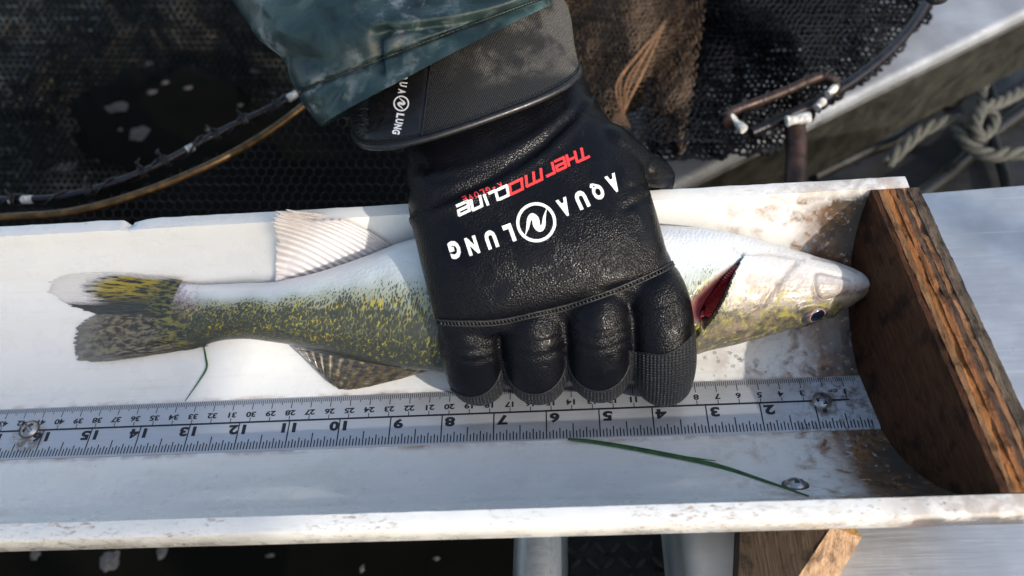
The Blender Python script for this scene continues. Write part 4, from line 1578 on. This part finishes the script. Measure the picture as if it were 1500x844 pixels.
# --- jacket sleeve
def sleeve_disp(u, t, p):
    a = t * 2 * math.pi
    d = .32 * noise.noise(Vector((p[0] * .22, p[1] * .22 + u * 1.2, 3))) + .14 * noise.noise(Vector((p[0] * .55 + 5, p[1] * .55, 7)))
    # diagonal folds
    d += .20 * math.sin(p[0] * .75 + p[1] * 1.15 + 1.2 * nz(p, .3, 1)) * (.35 + .65 * u) * .6
    hem = 1 / (1 + math.exp(-(u - .80) * 60))
    gat = noise.noise(Vector((t * 38, u * 2.0, 0)))
    d += (.10 * gat) * math.exp(-((u - .815) / .07) ** 2)
    d -= .26 * math.exp(-((u - .80) / .022) ** 2)
    d += .05 * noise.noise(Vector((t * 60, u * 4, 5))) * hem
    return d
slst = [((270, -190), (720, -260), 14.5, 14.5, 4.2, 4), ((300, -110), (765, -180), 14, 14, 4.1, 4), ((335, -10), (795, -100), 13.3, 13.3, 3.9, 3), ((366, 48), (806, -55), 12.8, 12.8, 3.8, 2),
        ((416, 84), (812, -28), 12.3, 12.3, 3.7, 0), ((432, 116), (814, -14), 12, 12, 3.5, -1), ((448, 146), (811, -2), 11.6, 11.6, 3.4, -2), ((476, 180), (806, 12), 11.3, 11.3, 3.35, -3)]
G = tube_from(slst, 130, 2.25, 200, sleeve_disp)
gpx = pix(G.reshape(-1, 3))
cam_d = CAM - G.reshape(-1, 3)
cen = np.repeat(G.mean(1), 200, 0)
out_ = G.reshape(-1, 3) - cen
out_ /= np.linalg.norm(out_, axis=1, keepdims=True)
fr_ = np.clip((out_ * cam_d).sum(1) / np.linalg.norm(cam_d, axis=1) * 3, 0, 1)
dsp = np.zeros(len(gpx))
for cu, wd, a_ in [([(553, 108), (551, 80), (556, 52), (566, 44)], 8, -.42), ([(556, 50), (620, 42), (700, 28), (800, -2)], 7, -.30), ([(560, 34), (620, 26), (700, 12), (790, -14)], 12, .24),
                   ([(372, 40), (420, 82), (480, 100), (530, 88)], 22, -.30), ([(400, 20), (470, 60), (545, 55)], 24, .26), ([(480, 30), (560, 6), (680, 8), (780, -14)], 14, -.24),
                   ([(440, -10), (520, 20), (600, 10)], 18, .2), ([(350, 10), (400, 30), (440, 20), (500, -10)], 14, -.2), ([(505, 150), (515, 128), (512, 108)], 5, -.16), ([(478, 158), (492, 138)], 5, -.14),
                   ([(585, 100), (580, 80), (590, 62)], 6, -.16), ([(640, 74), (650, 56), (668, 44)], 7, -.14), ([(720, 46), (735, 30)], 6, -.12), ([(465, 165), (470, 148)], 4, -.12), ([(536, 134), (540, 112)], 4, -.13),
                   ([(660, -10), (720, -4), (780, -30)], 10, -.2)]:
    d_, k_ = curve_side(cu, gpx)
    dsp += a_ * np.exp(-(d_ / wd) ** 2)
G = (G.reshape(-1, 3) + out_ * (dsp * fr_)[:, None]).reshape(G.shape)
lip = G[-1] * .95 + G[-1].mean(0) * .05
G2 = np.concatenate([G, (G[-1] * .985 + G[-1].mean(0) * .015 - (G[-2] - G[-1]) * .4)[None], lip[None], (lip + (G[-6] - G[-1]))[None]])
b = MB()
b.grid(G2, cv=True)
sleeve = b.build('jacket_sleeve', MT['sleeve'], person, smooth=75)
b = MB()
rg = G[int(.805 * 129)]
cc = rg.mean(0)
for k in range(0, 200):
    p, q = rg[k], rg[(k + 1) % 200]
    o_ = unit(p - cc) * .03
    b.tube([p + o_, lerp(p, q, .4) + o_ * 1.8, lerp(p, q, .75) + o_], .045, 6)
b.build('hem_stitching', MT['hem'], sleeve)

# second glove at the top edge of the view
p2 = thing('gloved_hand', 'black knit gloved fingertips reaching in at the top edge above the gunwale', 'hand', at(1372, -30, 2))
hb_ = MB()
finger(hb_, [(1372, -150, 3.4, 1.0), (1368, -90, 3.0, .98), (1370, -40, 2.6, .95), (1374, -14, 2.2, .90)])
finger(hb_, [(1440, -150, 3.2, 1.0), (1425, -100, 2.8, .95), (1415, -60, 2.4, .90), (1412, -30, 2.0, .82)])
finger(hb_, [(1310, -160, 3.2, 1.0), (1316, -110, 2.8, .95), (1326, -70, 2.4, .90)])
finger(hb_, [(1380, -260, 4.0, 2.3), (1378, -200, 3.8, 2.3), (1376, -160, 3.5, 2.0)])
tmp = hb_.build('tmp', [MT['knit']], smooth=0)
md = tmp.modifiers.new('r', 'REMESH')
md.mode = 'VOXEL'
md.voxel_size = .15 * S
md2 = tmp.modifiers.new('s', 'SMOOTH')
md2.iterations = 4
dg.update()
me2 = bpy.data.meshes.new_from_object(tmp.evaluated_get(bpy.context.evaluated_depsgraph_get()))
bpy.data.objects.remove(tmp)
b = MB()
b.v = [tuple(np.array(v.co) / S) for v in me2.vertices]
b.f = [tuple(p.vertices) for p in me2.polygons]
b.m = [0] * len(b.f)
b.build('glove', m_knit('grey_knit_glove', 4.6, (.03, .03, .032)), p2, smooth=80, fix=False)

# ================================================================== landing net
net = thing('landing_net', 'hooped landing net with black mesh lashed to bronze and dark rods', 'landing net', at(300, 245, -4))
def hexnet(surf, nu, nv, r, mb, sides=3, keep=None):
    """surf(u, v) -> point; regular honeycomb of cords, nu x nv cells"""
    dx, dy = 1.0, math.sqrt(3) / 2
    seen = {}
    def P(a, c):
        return surf(a / nu, c / (nv * dy))
    s3 = 1 / math.sqrt(3)
    for i in range(nu):
        for j in range(nv):
            cx, cy = i + (.5 if j % 2 else 0), j * dy
            if keep and not keep(cx / nu, cy / (nv * dy)):
                continue
            cr = [(cx + s3 * math.sin(math.pi / 3 * k), cy + s3 * math.cos(math.pi / 3 * k)) for k in range(6)]
            for k in range(6):
                a, c = cr[k], cr[(k + 1) % 6]
                key = tuple(sorted(((round(a[0], 2), round(a[1], 2)), (round(c[0], 2), round(c[1], 2)))))
                if key in seen:
                    continue
                seen[key] = 1
                p, q = np.array(P(*a)), np.array(P(*c))
                if np.any(np.isnan(p)) or np.any(np.isnan(q)):
                    continue
                t = unit(q - p)
                e1 = unit(np.cross(t, [.3, .2, 1]))
                e2 = np.cross(t, e1)
                o = len(mb.v)
                for w_ in (p, q):
                    for s_ in range(sides):
                        an = 2 * math.pi * s_ / sides
                        mb.v.append(tuple(w_ + r * (e1 * math.cos(an) + e2 * math.sin(an))))
                for s_ in range(sides):
                    s2 = (s_ + 1) % sides
                    mb.f.append((o + s_, o + s2, o + sides + s2, o + sides + s_))
                    mb.m.append(0)
goldp = [(-60, 332, -4), (0, 319, -4), (100, 311, -4), (200, 285, -4), (300, 245, -4), (380, 202, -4), (445, 155, -4), (520, 92, -4), (600, 20, -4.5), (690, -70, -5)]
darkp = [(-60, 292, -4.2), (0, 293, -4.2), (80, 290, -4.2), (150, 274, -4.2), (230, 243, -4.2), (320, 195, -4.2), (430, 140, -4.2), (510, 76, -4.4), (600, -10, -5)]
b = MB()
b.tube(pathpx(goldp, 80), .27, 16)
b.build('hoop_rod', MT['brass'], net)
b = MB()
dp = pathpx(darkp, 80)
b.tube(dp, .27, 16)
b.build('hoop_rod', MT['rod'], net)
def wrap(c, t, r, turns, mat, name, wid=.5, tails=2, cord=.075):
    t = unit(t)
    a = unit(np.cross(t, [0, 0, 1]))
    bb = np.cross(a, t)
    mb = MB()
    P = []
    for k in range(int(turns * 14)):
        ph = 2 * math.pi * k / 14
        P.append(c + t * (k / (turns * 14) - .5) * wid + (r + .05 * random.random()) * (a * math.cos(ph) + bb * math.sin(ph)))
    mb.tube(P, cord, 6)
    for q in range(tails):
        s_ = c + bb * (r + .05)
        dirn = unit(a * random.uniform(-1, 1) - t * random.uniform(-.3, .8) + bb * .5)
        mb.tube(catmull([s_, s_ + dirn * .35 + bb * .18, s_ + dirn * .6 + np.array([0, .2, -.05])], 8), cord * .8, 6)
    return mb.build(name, mat, net)
def near(px):
    q = pix(dp)
    i = int(np.abs(q[:, 0] - px).argmin())
    i = min(max(i, 1), len(dp) - 2)
    return dp[i], dp[i + 1] - dp[i - 1]
for px, tn in [(24, 2), (130, 4), (205, 3), (246, 4), (312, 4), (362, 3), (402, 4)]:
    c, t = near(px)
    wrap(c, t, .36, tn, MT['twine'], 'twine_lashing', .35 + .25 * random.random(), 3)
# running cord that ties the mesh to the rod
b = MB()
P = []
L = np.r_[0, np.cumsum(np.linalg.norm(np.diff(dp, axis=0), axis=1))]
dpf = catmull(dp, 700)
Lf = np.r_[0, np.cumsum(np.linalg.norm(np.diff(dpf, axis=0), axis=1))]
Tf = np.gradient(dpf, axis=0)
for i in range(700):
    t = unit(Tf[i])
    a = unit(np.cross(t, [0, 0, 1]))
    bb = np.cross(a, t)
    ph = Lf[i] * 1.9
    P.append(dpf[i] + (.34 + .08 * nz(dpf[i], 1.1)) * (a * math.cos(ph) + bb * math.sin(ph)))
b.tube(P, .08, 6)
b.build('tie_cord', MT['twine'], net)
for px, ln in [(18, .25), (42, .8), (276, .55), (365, .35), (425, .8)]:
    c, t = near(px)
    t = unit(t)
    mb = MB()
    m_ = 12
    P_ = [c + t * (k / (m_ - 1) - .5) * ln for k in range(m_)]
    mb.tube(P_, [.29 + .05 * nz((k, px, 0), .9) for k in range(m_)], 14)
    mb.build('tape_wrap', MT['tape'], net)
# mesh hanging outside the hoop, in shade between the rod and the trough
def surf_out(u, v):
    x = -60 + 760 * u
    gl = np.interp(x, [q[0] for q in goldp], [q[1] for q in goldp])
    y = lerp(gl - 4, 345, v)
    z = lerp(-4.4, -9 - 2 * math.sin(u * 9), v ** .8) - 1.0 * nz((u * 14, v * 4, 0), 1)
    y = 345 - (345 - gl + 4) * (1 - v)
    return at(x, y, z)
def surf_hang(u, v):
    x = -60 + 780 * u + 20 * v
    y = 130 + 220 * v
    z = -7.5 - 2.5 * v + 1.2 * nz((u * 8, v * 3, 0), 1.0) + .6 * math.sin(u * 22 + v * 4)
    gl = np.interp(x, [q[0] for q in goldp], [q[1] for q in goldp])
    if y < gl - 12:
        return np.array([np.nan] * 3)
    return at(x, y, z)
b = MB()
hexnet(surf_hang, 56, 18, .062, b)
tag(b.build('mesh_panel', MT['net_blue'], net, smooth=0, fix=False), kind='stuff')
# bag inside the hoop: rises at the left and top, sinks into the water in the middle
def surf_in(u, v):
    x = -80 + 620 * u
    y = -90 + 400 * v
    dl = np.interp(x, [q[0] for q in darkp], [q[1] for q in darkp])
    if y > dl - 2:
        return np.array([np.nan] * 3)
    b1_ = math.exp(-(((x - 330) / 95) ** 2 + ((y - 10) / 60) ** 2))
    b2_ = math.exp(-(((x - 60) / 85) ** 2 + ((y - 95) / 70) ** 2))
    b3_ = math.exp(-((x + 40) / 110) ** 2)
    k = math.exp(-(((x - 235) / 150) ** 2 + ((y - 175) / 90) ** 2))
    z = W0 + 12 - 26 * k + 6 * b1_ + 5 * b2_ + 4.0 * nz((x / 60, y / 60, 0), 1.0, 3) + 1.5 * nz((x / 22, y / 22, 0), 1.0, 9)
    if z < W0:
        return np.array([np.nan] * 3)
    return at(x, y, z)
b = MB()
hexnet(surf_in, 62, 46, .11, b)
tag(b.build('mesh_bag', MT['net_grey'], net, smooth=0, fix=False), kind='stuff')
# dark lining of the bag under the mesh
def sheet(px0, px1, py0, py1, zf, nu, nv, name, mat, parent, kind=None):
    G = [[at(lerp(px0, px1, i / (nu - 1)), lerp(py0, py1, j / (nv - 1)), zf(i / (nu - 1), j / (nv - 1))) for j in range(nv)] for i in range(nu)]
    mb = MB()
    mb.grid(G)
    return mb.build(name, mat, parent, smooth=80)

# right hand part: brown folds, dark mesh and the frame bar
def surf_brown(u, v):
    x = 790 + 250 * u - 40 * v
    y = -70 + 270 * v + 25 * math.sin(u * 3)
    z = -9 - 3 * v + 1.9 * math.sin(u * 12 + v * 2.5 + 2 * nz((u * 2, v * 3, 0), 1, 4)) + 1.2 * nz((u * 5, v * 5, 0), 1, 2)
    q = at(x, y, z)
    return q + np.array([.3 * nz((u * 20, v * 20, 0), 1, 1), .3 * nz((u * 20, v * 20, 5), 1, 2), 0])
b = MB()
hexnet(surf_brown, 44, 44, .055, b)
tag(b.build('mesh_fold', MT['net_brown'], net, smooth=0, fix=False), kind='stuff')
b = MB()
hexnet(lambda u, v: surf_brown(u, v) + np.array([.25, .1, -1.6]), 40, 40, .06, b)
tag(b.build('mesh_fold', MT['net_brown'], net, smooth=0, fix=False), kind='stuff')
def surf_right(u, v):
    x = 950 + 420 * u
    y = -80 + 290 * v
    lim = np.interp(x, [930, 990, 1065, 1140, 1215, 1300, 1360], [230, 235, 205, 200, 130, 75, 10])
    if y > lim:
        return np.array([np.nan] * 3)
    z = -12 + 2.2 * math.sin(u * 7 - v * 5) + 2.4 * nz((u * 5, v * 4, 0), 1, 6)
    q = at(x, y, z)
    return q + np.array([.35 * nz((u * 22, v * 16, 0), 1, 1), .35 * nz((u * 22, v * 16, 5), 1, 2), 0])
b = MB()
hexnet(surf_right, 46, 38, .10, b)
tag(b.build('mesh_panel', MT['net_blue'], net, smooth=0, fix=False), kind='stuff')
b = MB()
hexnet(lambda u, v: surf_right(u, v) + np.array([.3, .2, -2.2]), 52, 42, .17, b)
tag(b.build('mesh_panel', MT['net_dark'], net, smooth=0, fix=False), kind='stuff')
b = MB()
P = pathpx([(1068, 182, -8), (1066, 168, -8), (1080, 160, -8), (1140, 138, -8), (1195, 114, -8), (1215, 114, -8), (1224, 126, -8.4), (1222, 140, -9)], 50)
b.tube(P, .36, 14)
b.build('frame_bar', MT['rust'], net)
b = MB()
Q = catmull(P, 260)
TQ = np.gradient(Q, axis=0)
W_ = []
for i, q in enumerate(Q):
    t = unit(TQ[i])
    a = unit(np.cross(t, [0, 0, 1]))
    bb = np.cross(a, t)
    ph = i * .33 + 1.5 * nz(q, .5)
    W_.append(q + (.40 + .10 * nz(q, 1.3, 2)) * (a * math.cos(ph) + bb * math.sin(ph)) - a * .12)
b.tube(W_[20:235], .085, 6)
b.build('tie_cord', MT['twine'], net)
b = MB()
P = pathpx([(1100, 195, -9), (1150, 172, -9), (1215, 140, -9), (1280, 95, -9), (1330, 45, -9), (1372, -20, -9)], 60)
b.tube(P, .42, 14)
b.build('hoop_rod', MT['rod'], net)
for px0, py0, px1, py1, z, r in [(1070, 172, 1090, 190, -8, .30), (1152, 178, 1186, 172, -7.9, .38), (1196, 158, 1206, 148, -8.2, .28), (1212, 138, 1224, 128, -8.0, .26)]:
    mb = MB()
    A_, B_ = at(px0, py0, z), at(px1, py1, z)
    mb.tube([lerp(A_, B_, t) for t in np.linspace(0, 1, 8)], [r * (.75 + .4 * abs(math.sin(3 * t + px0))) for t in np.linspace(0, 1, 8)], 12)
    mb.build('tape_wrap', MT['tape'], net)
b = MB()
P = pathpx([(1163, 176, -9), (1166, 205, -9.6), (1166, 240, -10.2), (1164, 285, -11)], 30)
b.tube(P, [.78 + .05 * nz(p, 1.2) for p in P], 20)
b.build('handle', MT['rust'], net)
tw = m_simple('tan_twine', (.20, .10, .045), .6, 0, 4, .4, .6)
for k in range(6):
    mb = MB()
    e = 9 * k + random.uniform(-3, 3)
    mb.tube(pathpx([(975 - e * .2, 30 + 3 * k, -8), (958 - e * .5 + random.uniform(-5, 5), 80, -8), (935 - e * .75, 128 + random.uniform(-6, 6), -8.6), (900 - e * .3 + 7 * k, 186, -9.5)], 20), .065, 6)
    mb.build('loose_twine', tw, net)

# ================================================================== grass blades and drops of water
def blade(pts, wd, lab):
    P = [on_pipe(x, y) for x, y in pts]
    P = [p + unit(np.array([0, -p[1], RI - p[2]])) * (.09 + .04 * math.sin(i)) for i, p in enumerate(P)]
    P = catmull(P, 40)
    r = [wd * (0.35 + .65 * math.sin(math.pi * min(1, (i / 39) * .9 + .1))) for i in range(40)]
    mb = MB()
    mb.tube(P, r, 6, flat=.35)
    return tag(mb.build('grass_blade', MT['grass'], origin=P[0]), lab, 'grass blade', 'blades of grass in the trough')
blade([(299, 505), (303, 525), (304, 540), (292, 560), (272, 588)], .055, 'thin bent green grass blade poking out from under the fish tail')
gb = blade([(832, 645), (870, 650), (940, 662), (1040, 682), (1110, 703), (1185, 729)], .11, 'long dark green grass stem lying beside the ruler near the lone screw')
for pts in [[(968, 667), (1010, 672), (1048, 677)], [(1030, 679), (1062, 686), (1090, 694)]]:
    P = [on_pipe(x, y) for x, y in pts]
    P = catmull([p + np.array([0, 0, .13]) for p in P], 14)
    mb = MB()
    mb.tube(P, [.05 * (1 - i / 15) + .012 for i in range(14)], 6, flat=.4)
    mb.build('side_leaf', MT['grass'], gb)
b = MB()
def drop(px, py, r, ruler_=False):
    p = on_pipe(px, py)
    n_ = unit(np.array([0, -p[1], RI - p[2]]))
    if ruler_:
        p = p + rn * .14
    a = unit(np.cross(n_, [1, .2, 0]))
    c_ = np.cross(n_, a)
    G = []
    for i in range(6):
        fr = 1 - i / 5.0
        G.append([p + (a * math.cos(t) * (1 + .2 * math.sin(3 * px)) + c_ * math.sin(t)) * r * max(fr, .02) + n_ * (r * .42 * math.sqrt(max(0, 1 - fr * fr)) - .004) for t in np.linspace(0, 2 * math.pi, 14)[:-1]])
    b.grid(G, cv=True)
for _ in range(70):
    drop(random.uniform(690, 1180), random.uniform(604, 632), random.uniform(.03, .10), True)
for _ in range(40):
    drop(random.uniform(1020, 1230), random.uniform(505, 552), random.uniform(.04, .12))
for _ in range(70):
    drop(random.uniform(30, 1200), random.uniform(690, 745), random.uniform(.03, .08))
for q in [(1178, 628, .24), (1108, 530, .18), (1086, 527, .15), (1170, 640, .2), (1060, 600, .15), (1048, 604, .12), (660, 548, .12), (1240, 560, .2), (1248, 488, .25), (1243, 505, .2)]:
    drop(*q, q[1] > 560 and q[1] < 635)
tag(b.build('water_drops', MT['drop'], smooth=80), kind='stuff')

# ================================================================== unseen canvas canopy, added off to the right to shade the tail end
can = thing('added_shade_canopy', 'unseen grey canvas canopy on four poles, added to shade the tail end', 'canopy', (70, -120, W0))
hgt = 120.0
sh = np.array([1.2, -1.13]) * (hgt - RIM)
xr = -29.0 + sh[0]
xl_ = -95 + sh[0]
yb, yt = -30 + sh[1], 45 + sh[1]
b = MB()
G = []
for i in range(13):
    for_ = []
    for j in range(9):
        x, y = lerp(xl_, xr, i / 12), lerp(yb, yt, j / 8)
        for_.append((x, y, hgt - 1.2 * math.sin(math.pi * i / 12) * math.sin(math.pi * j / 8)))
    G.append(for_)
b.grid(G)
b.grid([[(p[0], p[1], p[2] - .5) for p in r] for r in G], flip=True)
b.build('canvas', MT['canvas'], can)
for x, y in ((xl_ + 1, yb + 1), (xr - 1, yb + 1), (xr - 1, yt - 1), (xl_ + 1, yt - 1)):
    b = MB()
    b.tube([(x, y, W0), (x, y, hgt / 2), (x, y, hgt)], 1.3, 12)
    b.build('pole', MT['pole'], can)

for o in list(bpy.data.objects):
    if '_o' in o:
        del o['_o']
